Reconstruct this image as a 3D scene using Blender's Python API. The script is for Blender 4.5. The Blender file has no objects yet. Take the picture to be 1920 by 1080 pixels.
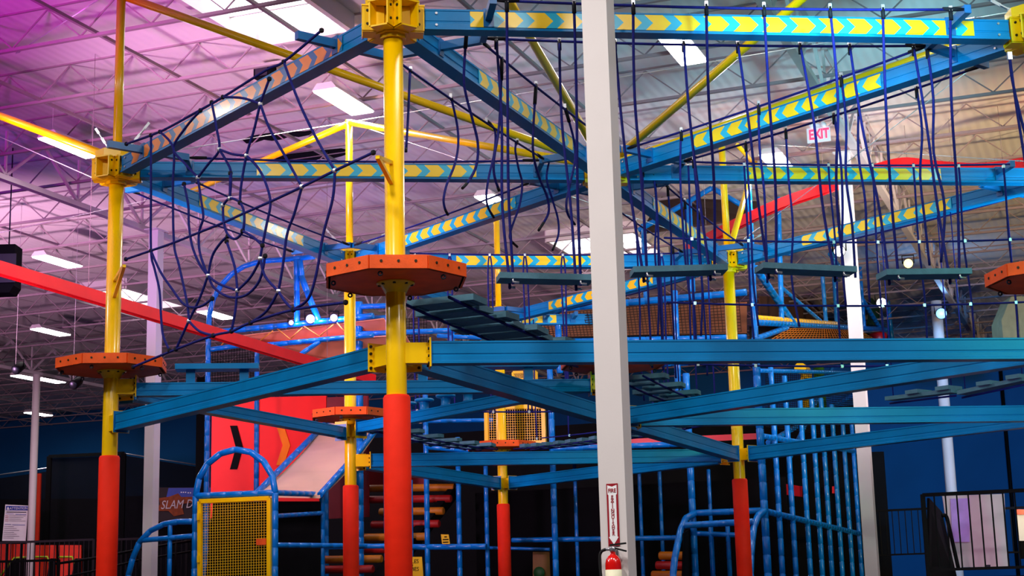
import bpy, math, random
from mathutils import Vector, Matrix

random.seed(7)
S = bpy.context.scene
COL = S.collection
V3 = Vector

# ---------------------------------------------------------------- camera
ZC = 1.1                                        # lens height above the floor
FPX, PITCH, ROLL = 2931.8, math.radians(11.404), math.radians(-1.464)
_c, _s = math.cos(ROLL), math.sin(ROLL)
_F = V3((0, math.cos(PITCH), math.sin(PITCH)))
_U0 = V3((0, -math.sin(PITCH), math.cos(PITCH)))
_R0 = V3((1, 0, 0))
_R = _R0 * _c + _U0 * _s
_U = _U0 * _c - _R0 * _s
CAM = V3((0, 0, ZC))
cd = bpy.data.cameras.new('camera')
cd.sensor_width = 36.0
cd.lens = FPX / 1920 * 36.0
cd.clip_end = 300
cam = bpy.data.objects.new('camera', cd)
mw = Matrix.Identity(4)
for i in range(3):
    mw[i][0], mw[i][1], mw[i][2], mw[i][3] = _R[i], _U[i], -_F[i], CAM[i]
cam.matrix_world = mw
COL.objects.link(cam)
S.camera = cam

# ---------------------------------------------------------------- pixel <-> place helpers (1920 x 1080 frame)
def ray(px, py):
    return _F + _R * ((px - 960) / FPX) + _U * ((540 - py) / FPX)


def at_y(px, py, y):
    d = ray(px, py); return CAM + d * (y / d.y)


def at_z(px, py, z):
    d = ray(px, py); return CAM + d * ((z - ZC) / d.z)


def on_plane(px, py, p0, n):
    d = ray(px, py); n = V3(n)
    return CAM + d * ((V3(p0) - CAM).dot(n) / d.dot(n))


# ---------------------------------------------------------------- world, exposure, wash lights
w = bpy.data.worlds.new('world'); S.world = w
w.use_nodes = True
w.node_tree.nodes['Background'].inputs[0].default_value = (0.35, 0.4, 0.55, 1)
w.node_tree.nodes['Background'].inputs[1].default_value = 0.05
vs = S.view_settings
vs.view_transform = 'Standard'; vs.look = 'None'; vs.gamma = 1.0
vs.use_curve_mapping = False
vs.exposure = 0.42
S.cycles.max_bounces = 5; S.cycles.diffuse_bounces = 3; S.cycles.glossy_bounces = 2
S.cycles.adaptive_threshold = 0.02

TH = math.radians(21.0)                         # the building stands 21 degrees off the view axis
BU = V3((math.sin(TH), math.cos(TH), 0))        # along the girders, away from the camera
BV = V3((math.cos(TH), -math.sin(TH), 0))       # along the joists, to the right
B0 = V3((0.652, 11.5, 0))                       # the near white column


def bld(u, v, z=0.0):
    p = B0 + BU * u + BV * v
    return V3((p.x, p.y, z))


def spot(name, loc, target, color, power, angle=100, blend=0.8, size=0.5):
    l = bpy.data.lights.new(name, 'SPOT')
    l.color = color; l.energy = power; l.spot_size = math.radians(angle); l.spot_blend = blend
    l.shadow_soft_size = size
    o = bpy.data.objects.new(name, l); COL.objects.link(o)
    o.location = loc
    o.rotation_euler = (V3(target) - V3(loc)).to_track_quat('-Z', 'Y').to_euler()
    return o


# unseen coloured spots added to light the roof and tint the course
spot('wash_light_magenta', (-7.8, 12.5, 4.6), (-7.8, 18.5, 9), (1.0, 0.02, 0.98), 2100, 72)
spot('wash_light_rose', (-7.2, 16, 4.4), (0.5, 29, 9), (1.0, 0.58, 0.86), 3000, 72)
spot('wash_light_rose_far', (-13.5, 27, 4.4), (-9, 38, 9), (1.0, 0.54, 0.82), 3000, 112)
spot('wash_light_violet', (-12, 17, 4.8), (-11.0, 27, 9), (0.16, 0.06, 1.0), 1100, 45)
spot('wash_light_cool', (2.8, 10.0, 5.5), (3.3, 23.0, 9.1), (0.36, 0.85, 1.0), 1500, 55)
spot('wash_light_teal', (8.3, 17.2, 3.8), (3.2, 24.0, 9.1), (0.30, 0.85, 1.0), 1700, 58)
spot('wash_light_mid', (9.6, 20, 4.2), (0.5, 33, 9), (1.0, 0.82, 0.88), 2100, 62)
spot('wash_light_warm', (13.0, 18, 3.0), (9.2, 33, 9), (1.0, 0.74, 0.36), 4200, 72)
spot('wash_light_green', (9, 6, 5.5), (5.8, 15.5, 4.4), (0.1, 1.0, 0.6), 1300, 48)
spot('wash_light_blue', (9, 15, 5.5), (12.5, 44, 4.0), (0.05, 0.42, 1.0), 11000, 26)
spot('canopy_fill_coral', (-9.5, 17, 4.6), at_y(590, 640, 29.5), (1.0, 0.55, 0.42), 700, 8)  # unseen spot added only to brighten the salmon canopy
spot('wash_light_lilac', (-10.5, 22, 4.4), at_y(290, 520, 28.6), (0.55, 0.28, 1.0), 900, 22)
spot('wash_light_pink', (5, 8, 1.5), (6.2, 23, 1.6), (1.0, 0.35, 0.75), 900, 40)


# ---------------------------------------------------------------- materials
def lin(c):
    return tuple((x / 12.92 if x <= 0.04045 else ((x + 0.055) / 1.055) ** 2.4) for x in c)


def rgb(r, g, b):
    return lin((r / 255, g / 255, b / 255))


MATS = {}


def mat(name, col, rough=0.5, metal=0.0, spec=0.5, var=0.12, vscale=6.0, bump=0.0, bscale=60.0, emit=None, estr=0.0, coat=0.0, alpha=1.0):
    m = bpy.data.materials.new(name); m.use_nodes = True
    nt = m.node_tree; n = nt.nodes; L = nt.links
    b = n['Principled BSDF']
    b.inputs['Roughness'].default_value = rough
    b.inputs['Metallic'].default_value = metal
    b.inputs['Specular IOR Level'].default_value = spec
    b.inputs['Coat Weight'].default_value = coat
    b.inputs['Coat Roughness'].default_value = 0.12
    b.inputs['Alpha'].default_value = alpha
    tc = n.new('ShaderNodeTexCoord')
    no = n.new('ShaderNodeTexNoise'); no.inputs['Scale'].default_value = vscale; no.inputs['Detail'].default_value = 5
    L.new(tc.outputs['Object'], no.inputs['Vector'])
    cr = n.new('ShaderNodeValToRGB')
    cr.color_ramp.elements[0].position = 0.3; cr.color_ramp.elements[1].position = 0.7
    a = [max(0, x * (1 - var)) for x in col]; z = [min(1, x * (1 + var)) for x in col]
    cr.color_ramp.elements[0].color = (*a, 1); cr.color_ramp.elements[1].color = (*z, 1)
    L.new(no.outputs['Fac'], cr.inputs['Fac'])
    L.new(cr.outputs['Color'], b.inputs['Base Color'])
    if bump:
        n2 = n.new('ShaderNodeTexNoise'); n2.inputs['Scale'].default_value = bscale; n2.inputs['Detail'].default_value = 3
        L.new(tc.outputs['Object'], n2.inputs['Vector'])
        bp = n.new('ShaderNodeBump'); bp.inputs['Strength'].default_value = bump; bp.inputs['Distance'].default_value = 0.02
        L.new(n2.outputs['Fac'], bp.inputs['Height']); L.new(bp.outputs['Normal'], b.inputs['Normal'])
    if emit:
        b.inputs['Emission Color'].default_value = (*emit, 1)
        b.inputs['Emission Strength'].default_value = estr
    MATS[name] = m
    return m


def chevron_mat(name, ca, cb, direction, pitch=0.26, frac=0.62):
    m = mat(name, ca, 0.3, 0, 0.5, 0.05, coat=0.25)
    nt = m.node_tree; n = nt.nodes; L = nt.links; b = n['Principled BSDF']
    tc = n['Texture Coordinate']
    sp = n.new('ShaderNodeSeparateXYZ'); L.new(tc.outputs['Object'], sp.inputs[0])

    def op(o, x, y=None):
        k = n.new('ShaderNodeMath'); k.operation = o
        for i, q in enumerate((x, y)):
            if q is None: continue
            if isinstance(q, (int, float)): k.inputs[i].default_value = q
            else: L.new(q, k.inputs[i])
        return k.outputs[0]
    az = op('ABSOLUTE', sp.outputs['Z'])
    q = op('ADD', sp.outputs['X'], op('MULTIPLY', az, 1.0 * direction))
    fr = op('FRACT', op('DIVIDE', op('ADD', q, 50.0), pitch))
    st = op('LESS_THAN', fr, frac)
    mx = n.new('ShaderNodeMix'); mx.data_type = 'RGBA'
    L.new(st, mx.inputs[0])
    mx.inputs[6].default_value = (*cb, 1)
    cr = n['Color Ramp']
    L.new(cr.outputs['Color'], mx.inputs[7])
    L.new(mx.outputs[2], b.inputs['Base Color'])
    return m


YEL = rgb(252, 206, 8)
M_yellow = mat('yellow_paint', rgb(255, 198, 0), 0.28, 0, 0.4, 0.08, 3, 0.02, 90, coat=0.3)
M_beam = mat('blue_beam_paint', rgb(0, 122, 186), 0.34, 0, 0.25, 0.12, 2.0, 0.03, 40, coat=0.04)
M_bluedark = mat('blue_bracket_paint', rgb(0, 96, 160), 0.35, 0, 0.5, 0.1, 3)
M_cyan = rgb(0, 176, 214)
M_chev = {}
for nm_, c_, d_ in (('yr', YEL, 1), ('yl', YEL, -1), ('or', rgb(240, 140, 20), 1), ('ol', rgb(240, 140, 20), -1)):
    M_chev[nm_] = chevron_mat('chevron_' + nm_, c_, M_cyan if nm_[0] == 'y' else rgb(0, 110, 160), d_)
M_orange = mat('orange_board', rgb(232, 84, 18), 0.6, 0, 0.3, 0.15, 5, 0.1, 60)
M_pad = mat('red_vinyl_pad', rgb(245, 40, 10), 0.65, 0, 0.2, 0.08, 4, 0.25, 9)
M_rope = mat('navy_rope', rgb(17, 21, 104), 0.75, 0, 0.2, 0.2, 30, 0.2, 300)
M_ropeblack = mat('black_rope_end', rgb(14, 14, 24), 0.7, 0, 0.2)
M_clip = mat('silver_clip', rgb(190, 190, 198), 0.3, 0.8, 0.5)
M_steel = mat('dark_steel', rgb(58, 58, 70), 0.4, 0.8, 0.5)
M_chrome = mat('bright_cable', rgb(235, 235, 240), 0.3, 0.7, 0.5)
M_bolt = mat('black_bolt', rgb(40, 32, 10), 0.5, 0.5, 0.5)
M_plank = mat('grey_blue_plank', rgb(72, 114, 132), 0.7, 0, 0.3, 0.15, 8, 0.15, 50)
M_white = mat('white_column_paint', rgb(216, 207, 206), 0.55, 0, 0.4, 0.03, 1.5, 0.02, 50)
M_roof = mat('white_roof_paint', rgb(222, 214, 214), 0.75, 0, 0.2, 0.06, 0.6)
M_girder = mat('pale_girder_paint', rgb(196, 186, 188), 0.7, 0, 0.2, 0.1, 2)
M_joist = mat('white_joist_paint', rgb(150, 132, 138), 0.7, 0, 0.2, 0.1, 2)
M_pipe = mat('blue_pipe_foam', rgb(0, 112, 200), 0.28, 0, 0.35, 0.12, 8, 0.08, 30, coat=0.2)
M_redrail = mat('red_track_paint', rgb(215, 12, 28), 0.4, 0, 0.5, 0.1, 3)
M_redpanel = mat('red_panel_vinyl', rgb(250, 24, 16), 0.6, 0, 0.3, 0.05, 2)
M_black = mat('black_vinyl', rgb(6, 6, 9), 0.8, 0, 0.1, 0.2, 3)
M_blackrail = mat('black_railing_paint', rgb(6, 5, 8), 0.7, 0, 0.12)
M_net = mat('black_net', rgb(16, 16, 22), 0.9, 0, 0.1, 0.3, 12, alpha=0.72)
M_netbrown = mat('brown_net_cord', rgb(44, 26, 16), 0.8, 0, 0.2)
M_orangenet = mat('orange_net_cord', rgb(200, 122, 36), 0.7, 0, 0.2)
M_tan = mat('beige_slide_vinyl', rgb(236, 190, 158), 0.45, 0, 0.4, 0.04, 2, coat=0.2)
M_salmon = mat('salmon_canopy_fabric', rgb(255, 168, 130), 0.8, 0, 0.2, 0.05, 2)
M_maroon = mat('maroon_vinyl', rgb(120, 8, 24), 0.5, 0, 0.4, 0.15, 3)
M_rollery = mat('yellow_roller_foam', rgb(190, 110, 10), 0.5, 0, 0.4)
M_rollerr = mat('red_roller_foam', rgb(160, 16, 16), 0.5, 0, 0.4)
M_wall = mat('navy_wall_paint', rgb(14, 86, 142), 0.85, 0, 0.2, 0.12, 0.5, 0.05, 20)
M_floor = mat('dark_floor_carpet', rgb(52, 50, 58), 0.9, 0, 0.1, 0.3, 3, 0.1, 80)
M_glow = mat('lamp_diffuser', (1, 1, 1), 0.5, emit=(1, 0.98, 1.0), estr=14)
M_skyl = mat('skylight_lens', (1, 1, 1), 0.5, emit=(0.95, 0.97, 1.0), estr=2.2)
M_sign = mat('sign_white', rgb(240, 238, 240), 0.5, 0, 0.3, 0.02)
M_signred = mat('sign_red', rgb(150, 20, 36), 0.5, 0, 0.3, 0.05)
M_extred = mat('extinguisher_red', rgb(214, 18, 14), 0.2, 0, 0.5, 0.04, coat=0.5)
M_rubber = mat('black_rubber', rgb(14, 14, 16), 0.6, 0, 0.3)
M_paper = mat('paper_label', rgb(226, 220, 190), 0.6, 0, 0.2, 0.05, 20)
M_signblue = mat('sign_blue', rgb(24, 60, 160), 0.5, 0, 0.3)
M_signyel = mat('sign_yellow', rgb(240, 186, 10), 0.5, 0, 0.3, 0.05)
M_orpad = mat('orange_wall_pad', rgb(236, 52, 24), 0.55, 0, 0.3, 0.1, 3)
M_lime = mat('lime_stripe', rgb(190, 220, 30), 0.5)
M_chevor = mat('orange_print', rgb(255, 128, 0), 0.6, 0, 0.2, 0.03)
M_exit = mat('exit_letters', rgb(255, 40, 70), 0.5, emit=(1.0, 0.03, 0.10), estr=1.6)
M_pinkwhite = mat('white_panel', rgb(226, 206, 216), 0.6, 0, 0.3, 0.04, 2)


# ---------------------------------------------------------------- mesh builder
class MB:
    def __init__(self):
        self.v = []; self.f = []; self.sm = []

    def _add(self, vs, fs, smooth=False):
        o = len(self.v)
        self.v += [V3(p) for p in vs]
        self.f += [tuple(i + o for i in f) for f in fs]
        self.sm += [smooth] * len(fs)
        return self

    def hexa(self, c):                          # 8 corners: bottom 0-3 counterclockwise, top 4-7
        return self._add(c, [(3, 2, 1, 0), (4, 5, 6, 7), (0, 1, 5, 4), (1, 2, 6, 5), (2, 3, 7, 6), (3, 0, 4, 7)])

    def box(self, c, sx, sy, sz, x=None, y=None, z=None):
        c = V3(c)
        x = V3(x) if x is not None else V3((1, 0, 0))
        y = V3(y) if y is not None else V3((0, 1, 0))
        z = V3(z) if z is not None else V3((0, 0, 1))
        x, y, z = x * sx / 2, y * sy / 2, z * sz / 2
        return self.hexa([c - x - y - z, c + x - y - z, c + x + y - z, c - x + y - z,
                          c - x - y + z, c + x - y + z, c + x + y + z, c - x + y + z])

    def bar(self, p, q, w_, h_, up=(0, 0, 1)):
        p, q = V3(p), V3(q); d = q - p; ln = d.length
        if ln < 1e-6: return self
        d = d / ln; up = V3(up)
        sd = d.cross(up)
        if sd.length < 1e-4: sd = d.cross(V3((0, 1, 0)))
        sd.normalize(); u2 = sd.cross(d)
        return self.box((p + q) / 2, ln, w_, h_, d, sd, u2)

    def tube(self, pts, r, n=8, caps=True):
        pts = [V3(p) for p in pts]
        k = len(pts)
        rs = r if isinstance(r, (list, tuple)) else [r] * k
        prev = None; vs = []
        for i, p in enumerate(pts):
            t = (pts[min(i + 1, k - 1)] - pts[max(i - 1, 0)])
            if t.length < 1e-9: t = V3((0, 0, 1))
            t.normalize()
            if prev is None:
                a = t.cross(V3((0, 0, 1)))
                if a.length < 0.05: a = t.cross(V3((1, 0, 0)))
            else:
                a = prev - t * prev.dot(t)
            a.normalize(); prev = a
            b = t.cross(a)
            for j in range(n):
                th = 2 * math.pi * j / n
                vs.append(p + (a * math.cos(th) + b * math.sin(th)) * rs[i])
        fs = []
        for i in range(k - 1):
            for j in range(n):
                fs.append((i * n + j, (i + 1) * n + j, (i + 1) * n + (j + 1) % n, i * n + (j + 1) % n))
        o = len(self.v)
        self._add(vs, fs, True)
        if caps:
            self._add([], [])
            self.f.append(tuple(o + j for j in range(n))); self.sm.append(False)
            self.f.append(tuple(o + (k - 1) * n + j for j in reversed(range(n)))); self.sm.append(False)
        return self

    def prism(self, poly, o, ex, ey, ez, depth):  # polygon (2D) in ex,ey at o, pushed along ez
        o, ex, ey, ez = V3(o), V3(ex), V3(ey), V3(ez)
        n = len(poly)
        a = [o + ex * x + ey * y for x, y in poly]
        b = [p + ez * depth for p in a]
        fs = [tuple(reversed(range(n))), tuple(range(n, 2 * n))]
        fs += [(i, (i + 1) % n, n + (i + 1) % n, n + i) for i in range(n)]
        return self._add(a + b, fs)

    def lathe(self, prof, c, n=16, axis=(0, 0, 1)):
        c = V3(c); ax = V3(axis).normalized()
        a = ax.cross(V3((0, 1, 0)));
        if a.length < 0.05: a = ax.cross(V3((1, 0, 0)))
        a.normalize(); b = ax.cross(a)
        vs = []
        for r, z in prof:
            for j in range(n):
                th = 2 * math.pi * j / n
                vs.append(c + ax * z + (a * math.cos(th) + b * math.sin(th)) * r)
        fs = []
        for i in range(len(prof) - 1):
            for j in range(n):
                fs.append((i * n + j, i * n + (j + 1) % n, (i + 1) * n + (j + 1) % n, (i + 1) * n + j))
        fs.append(tuple(reversed(range(n)))); k = (len(prof) - 1) * n
        fs.append(tuple(k + j for j in range(n)))
        return self._add(vs, fs, n > 9)

    def mesh(self, name, m, off=V3((0, 0, 0))):
        me = bpy.data.meshes.new(name)
        me.from_pydata([tuple(p - off) for p in self.v], [], self.f)
        me.polygons.foreach_set('use_smooth', self.sm)
        me.materials.append(m)
        import bmesh
        bm = bmesh.new(); bm.from_mesh(me)
        bmesh.ops.recalc_face_normals(bm, faces=bm.faces)
        bm.to_mesh(me); bm.free()
        me.update()
        return me


def tag(o, label=None, cat=None, group=None, kind=None):
    if label: o['label'] = label
    if cat: o['category'] = cat
    if group: o['group'] = group
    if kind: o['kind'] = kind
    return o


def thing(name, label, cat, loc=(0, 0, 0), group=None, kind=None, rotz=0.0):
    o = bpy.data.objects.new(name, None); COL.objects.link(o)
    o.empty_display_size = 0.1
    o.location = loc; o.rotation_euler = (0, 0, rotz)
    return tag(o, label, cat, group, kind or 'thing')


def world_of(o):
    p = V3((0, 0, 0))
    while o is not None:
        p += o.location; o = o.parent
    return p


def part(parent, name, mb, m, label=None, kind=None, local=False):
    """mesh child; mb in world coordinates unless local"""
    off = V3((0, 0, 0)) if local else world_of(parent)
    o = bpy.data.objects.new(name, mb.mesh(name, m, off)); COL.objects.link(o)
    o.parent = parent
    if kind is None and name.endswith('_set'): kind = 'stuff'
    return tag(o, label, None, None, kind)


def single(name, mb, m, label, cat, loc, group=None, kind=None):
    loc = V3(loc)
    o = bpy.data.objects.new(name, mb.mesh(name, m, loc)); COL.objects.link(o)
    o.location = loc
    return tag(o, label, cat, group, kind or 'thing')


def struct(name, mb, m, loc=(0, 0, 0)):
    loc = V3(loc)
    o = bpy.data.objects.new(name, mb.mesh(name, m, loc)); COL.objects.link(o)
    o.location = loc
    o['kind'] = 'structure'
    return o


def share(parent, src, loc, rotz=0.0, name=None):
    o = src.copy(); COL.objects.link(o); o.parent = parent; o.location = loc; o.rotation_euler = (0, 0, rotz)
    return o


def smooth_path(pts, step=6):
    """Catmull-Rom through the points"""
    pts = [V3(p) for p in pts]
    if len(pts) < 3: return pts
    out = []
    for i in range(len(pts) - 1):
        p0 = pts[max(i - 1, 0)]; p1 = pts[i]; p2 = pts[i + 1]; p3 = pts[min(i + 2, len(pts) - 1)]
        for k in range(step):
            t = k / step
            out.append(0.5 * ((2 * p1) + (p2 - p0) * t + (2 * p0 - 5 * p1 + 4 * p2 - p3) * t * t + (3 * p1 - p0 - 3 * p2 + p3) * t ** 3))
    out.append(pts[-1])
    return out


def padded(mb, pts, r=0.052, seg=0.3, n=10):
    """foam-sleeved pipe: short sleeves pinched where they meet"""
    pts = [V3(p) for p in pts]
    cum = [0]
    for i in range(1, len(pts)): cum.append(cum[-1] + (pts[i] - pts[i - 1]).length)
    L = cum[-1]
    k = max(1, round(L / seg))
    out = []; rs = []

    def pos(d):
        for i in range(1, len(cum)):
            if d <= cum[i] + 1e-9:
                a = cum[i] - cum[i - 1]
                return pts[i - 1].lerp(pts[i], (d - cum[i - 1]) / a if a > 1e-9 else 0)
        return pts[-1]
    for i in range(k):
        a = L * i / k; b = L * (i + 1) / k; e = min(0.012, (b - a) * 0.2)
        for d, rr in ((a, r * 0.86), (a + e, r), (b - e, r)):
            out.append(pos(d)); rs.append(rr)
    out.append(pos(L)); rs.append(r * 0.86)
    return mb.tube(out, rs, n)


def text_mesh(body, size, m, extrude=0.002, shear=0.0, bold=0.0):
    cu = bpy.data.curves.new('lettering', 'FONT')
    cu.body = body; cu.size = size; cu.extrude = extrude; cu.shear = shear; cu.offset = bold
    cu.align_x = 'CENTER'; cu.align_y = 'CENTER'; cu.resolution_u = 3
    t = bpy.data.objects.new('lettering', cu); COL.objects.link(t)
    bpy.context.view_layer.update()
    me = bpy.data.meshes.new_from_object(t.evaluated_get(bpy.context.evaluated_depsgraph_get()))
    bpy.data.objects.remove(t); bpy.data.curves.remove(cu)
    me.materials.clear(); me.materials.append(m)
    me.name = 'lettering'
    return me


def lettering(parent, body, size, m, centre, xdir, ydir, shear=0.0, name='lettering', sx=1.0, bold=0.0):
    me = text_mesh(body, size, m, 0.002, shear, bold)
    x = V3(xdir).normalized(); y = V3(ydir).normalized(); z = x.cross(y)
    c = V3(centre) - world_of(parent)
    for v in me.vertices:
        v.co = c + x * v.co.x * sx + y * v.co.y + z * v.co.z
    o = bpy.data.objects.new(name, me); COL.objects.link(o); o.parent = parent
    return o

# ================================================================ the hall
ZD = ZC + 8.0                                   # roof deck
ZJ = ZC + 7.45                                  # underside of the joists
U0_, U1_, V0_, V1_ = -24.0, 41.0, -50.0, 18.0
RZ = -TH


def quad_slab(u0, u1, v0, v1, z0, z1):
    a = [bld(u0, v0, z0), bld(u0, v1, z0), bld(u1, v1, z0), bld(u1, v0, z0)]
    return MB().hexa(a + [p + V3((0, 0, z1 - z0)) for p in a])


struct('floor', quad_slab(U0_, U1_, V0_, V1_, -0.1, 0), M_floor)
struct('wall_back', quad_slab(U1_, U1_ + 0.2, V0_, V1_, 0, ZD), M_wall)
struct('wall_left', quad_slab(U0_, U1_, V0_ - 0.2, V0_, 0, ZD), M_wall)
struct('wall_right', quad_slab(U0_, U1_, V1_, V1_ + 0.2, 0, ZD), M_wall)
struct('wall_front', quad_slab(U0_ - 0.2, U0_, V0_, V1_, 0, ZD), M_wall)
# dark joint strip on the far wall
wj = MB().tube([bld(U1_ - 0.1, 0.25, 0), bld(U1_ - 0.1, 0.25, ZD - 0.5)], 0.06, 6)
struct('trim_1', wj, M_blackrail)

# ribbed roof deck, with local X along the joists and local Y along the girders
_nt = M_roof.node_tree
_wv = _nt.nodes.new('ShaderNodeTexWave'); _wv.wave_type = 'BANDS'; _wv.bands_direction = 'X'
_wv.inputs['Scale'].default_value = 2.0; _wv.inputs['Distortion'].default_value = 0.0
_nt.links.new(_nt.nodes['Texture Coordinate'].outputs['Object'], _wv.inputs['Vector'])
_bp = _nt.nodes.new('ShaderNodeBump'); _bp.inputs['Strength'].default_value = 0.13; _bp.inputs['Distance'].default_value = 0.05
_nt.links.new(_wv.outputs['Fac'], _bp.inputs['Height'])
_nt.links.new(_bp.outputs['Normal'], _nt.nodes['Principled BSDF'].inputs['Normal'])

dk = MB().box(((V0_ + V1_) / 2, (U0_ + U1_) / 2, 0.1), V1_ - V0_, U1_ - U0_, 0.2)
ceiling = bpy.data.objects.new('ceiling', dk.mesh('ceiling', M_roof)); COL.objects.link(ceiling)
ceiling.location = bld(0, 0, ZD); ceiling.rotation_euler = (0, 0, RZ); ceiling['kind'] = 'structure'


def truss(length, depth, pitch, chord, web, name):
    m = MB()
    m.box((length / 2, 0, -0.012), length, chord * .8, 0.024)
    m.box((length / 2, 0, -depth + chord / 2), length, chord * 1.35, chord)
    k = int(length / pitch)
    for i in range(k):
        a = i * pitch; b = a + pitch / 2; c = a + pitch
        m.bar((a, 0, -chord), (b, 0, -depth + chord), web, web, (0, 1, 0))
        m.bar((b, 0, -depth + chord), (c, 0, -chord), web, web, (0, 1, 0))
        if web > 0.04:
            m.bar((b, 0, -chord), (b, 0, -depth + chord), web * 0.8, web * 0.8, (0, 1, 0))
    return m


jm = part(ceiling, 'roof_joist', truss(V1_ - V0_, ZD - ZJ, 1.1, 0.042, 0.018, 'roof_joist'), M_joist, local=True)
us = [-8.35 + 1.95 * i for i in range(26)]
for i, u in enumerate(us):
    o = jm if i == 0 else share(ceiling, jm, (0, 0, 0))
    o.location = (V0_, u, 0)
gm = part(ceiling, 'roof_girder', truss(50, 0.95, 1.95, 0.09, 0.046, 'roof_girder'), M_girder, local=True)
for i, v in enumerate((0.0, -13.2, -26.4, -39.6, 13.2)):
    o = gm if i == 0 else share(ceiling, gm, (0, 0, 0))
    o.location = (v, -9.2, 0); o.rotation_euler = (0, 0, math.pi / 2)
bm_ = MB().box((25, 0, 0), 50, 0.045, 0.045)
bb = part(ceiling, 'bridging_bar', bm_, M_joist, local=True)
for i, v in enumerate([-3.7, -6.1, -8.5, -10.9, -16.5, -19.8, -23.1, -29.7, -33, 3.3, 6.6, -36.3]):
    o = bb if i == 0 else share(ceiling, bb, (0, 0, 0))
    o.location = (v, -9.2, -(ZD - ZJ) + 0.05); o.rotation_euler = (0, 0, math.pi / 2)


def torn_patch(pts):
    c = [ceiling.matrix_world.inverted() @ at_z(x, y, ZD - .004) for x, y in pts]
    k_ = len(c); dn = V3((0, 0, -.012))
    b_ = MB()._add([p for p in c] + [p + dn for p in c], [tuple(range(k_)), tuple(range(2 * k_ - 1, k_ - 1, -1))] + [(i_, (i_ + 1) % k_, k_ + (i_ + 1) % k_, k_ + i_) for i_ in range(k_)])
    part(ceiling, 'torn_patch', b_, M_black, 'dark torn insulation patch', local=True)


bpy.context.view_layer.update()
torn_patch([(455, 262), (470, 255), (500, 250), (530, 248), (572, 246), (590, 243), (580, 252), (560, 256), (545, 254), (530, 260), (510, 263), (495, 261), (480, 266), (462, 268)])
torn_patch([(512, 296), (540, 289), (580, 284), (640, 278), (662, 284), (640, 292), (615, 298), (600, 297), (570, 305), (545, 310), (530, 306), (518, 302)])


def col_square(name, p, label, zt, wd=0.2):
    t = thing(name, label, 'column', (p.x, p.y, 0), 'white roof columns')
    part(t, 'shaft', MB().box((p.x, p.y, zt / 2), wd, wd, zt, BV, BU), M_white)
    part(t, 'base_plate', MB().box((p.x, p.y, 0.012), wd + .14, wd + .14, 0.024, BV, BU), M_white)
    part(t, 'cap_plate', MB().box((p.x, p.y, zt + .01), wd + .08, wd + .2, 0.02, BV, BU), M_white)
    return t


def col_round(name, p, label, zt, r):
    t = thing(name, label, 'column', (p.x, p.y, 0), 'white roof columns')
    part(t, 'shaft', MB().tube([(p.x, p.y, 0), (p.x, p.y, zt)], r, 20), M_white)
    part(t, 'base_plate', MB().box((p.x, p.y, 0.012), r * 3, r * 3, 0.024, BV, BU), M_white)
    return t


P_col = at_y(1141, 540, 11.5)
ZG = ZD - 0.97
col_square('roof_column', P_col, 'big square white column in front carrying the fire extinguisher', ZG)
col_square('roof_column', at_y(290, 600, 28.6), 'square white column behind the left yellow post, lit violet', ZG)
col_square('roof_column', at_y(1603, 600, 24.6), 'square white column right of the climbing frame below the exit sign', ZG)
col_round('roof_column', at_y(1770, 750, 37.3), 'round white column in front of the navy wall at right', ZG - .1, 0.13)
col_round('roof_column', at_y(62, 900, 45.4), 'thin round white column beside the attention sign at far left', ZG - .1, 0.11)


# ---- hanging lamps
def luminaire(p, label, group='hanging hall lamps', power=170, color=(1, 0.95, 0.9), ang=RZ + math.pi / 2):
    t = thing('ceiling_lamp', label, 'lamp', p, group, rotz=ang)
    m = MB()
    m.prism([(-.2, 0), (.2, 0), (.12, .1), (-.12, .1)], (-.62, 0, 0), (0, 1, 0), (0, 0, 1), (1, 0, 0), 1.24)
    part(t, 'housing', m, M_white, local=True)
    part(t, 'diffuser', MB().box((0, 0, -.012), 1.2, .36, .02), M_glow, local=True)
    for k, sx in enumerate((-.5, .5)):
        part(t, 'hanger_wire', MB().tube([(sx, 0, .1), (sx, 0, ZD - p[2])], .003, 4), M_white, local=True)
    l = bpy.data.lights.new('lamp_light', 'AREA'); l.shape = 'RECTANGLE'; l.size = 1.2; l.size_y = 0.36
    l.energy = power; l.color = color
    lo = bpy.data.objects.new('lamp_light', l); COL.objects.link(lo); lo.parent = t; lo.location = (0, 0, -.04)
    return t


LUM = [(135, 275, 'left hanging lamp right above the yellow strut by the left post'),
       (645, 190, 'hanging lamp above the rear left yellow post top'),
       (1280, 92, 'hanging lamp below the top chevron beam right of the white column'),
       (930, 380, 'hanging lamp seen just above the chevron beam behind the dangling ropes'),
       (1458, 305, 'hanging lamp just below the exit sign to its left'),
       (108, 490, 'hanging lamp above the red track at the left edge'),
       (95, 622, 'hanging lamp below the red track at far left'),
       (405, 590, 'hanging lamp behind the spider net beside the blue arch'),
       (52, 708, 'hanging lamp left of the thin round column top'),
       (92, 713, 'hanging lamp right of the thin round column top'),
       (72, 776, 'farthest hanging lamp crossing the thin round column')]
for x, y, lb in LUM:
    luminaire(at_z(x, y, ZC + 7.3), lb, power=70)
k = 0
for u in (1.9, -5.0):
    for v in (-12, -6.7, -1.5, 3.7, 9):
        if u > 0 and v in (-6.7, 3.7): continue
        k += 1
        luminaire(bld(u, v, ZC + 7.3), 'hanging lamp of the rows nearer than the picture shows', 'lamps outside the picture', power=75 if u > 0 else 330)
for u in (8.7, 15.2):
    for v in (3.7, 9.0):
        k += 1
        luminaire(bld(u, v, ZC + 7.3), 'hanging lamp of the rows right of the picture', 'lamps outside the picture', power=50)


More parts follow.
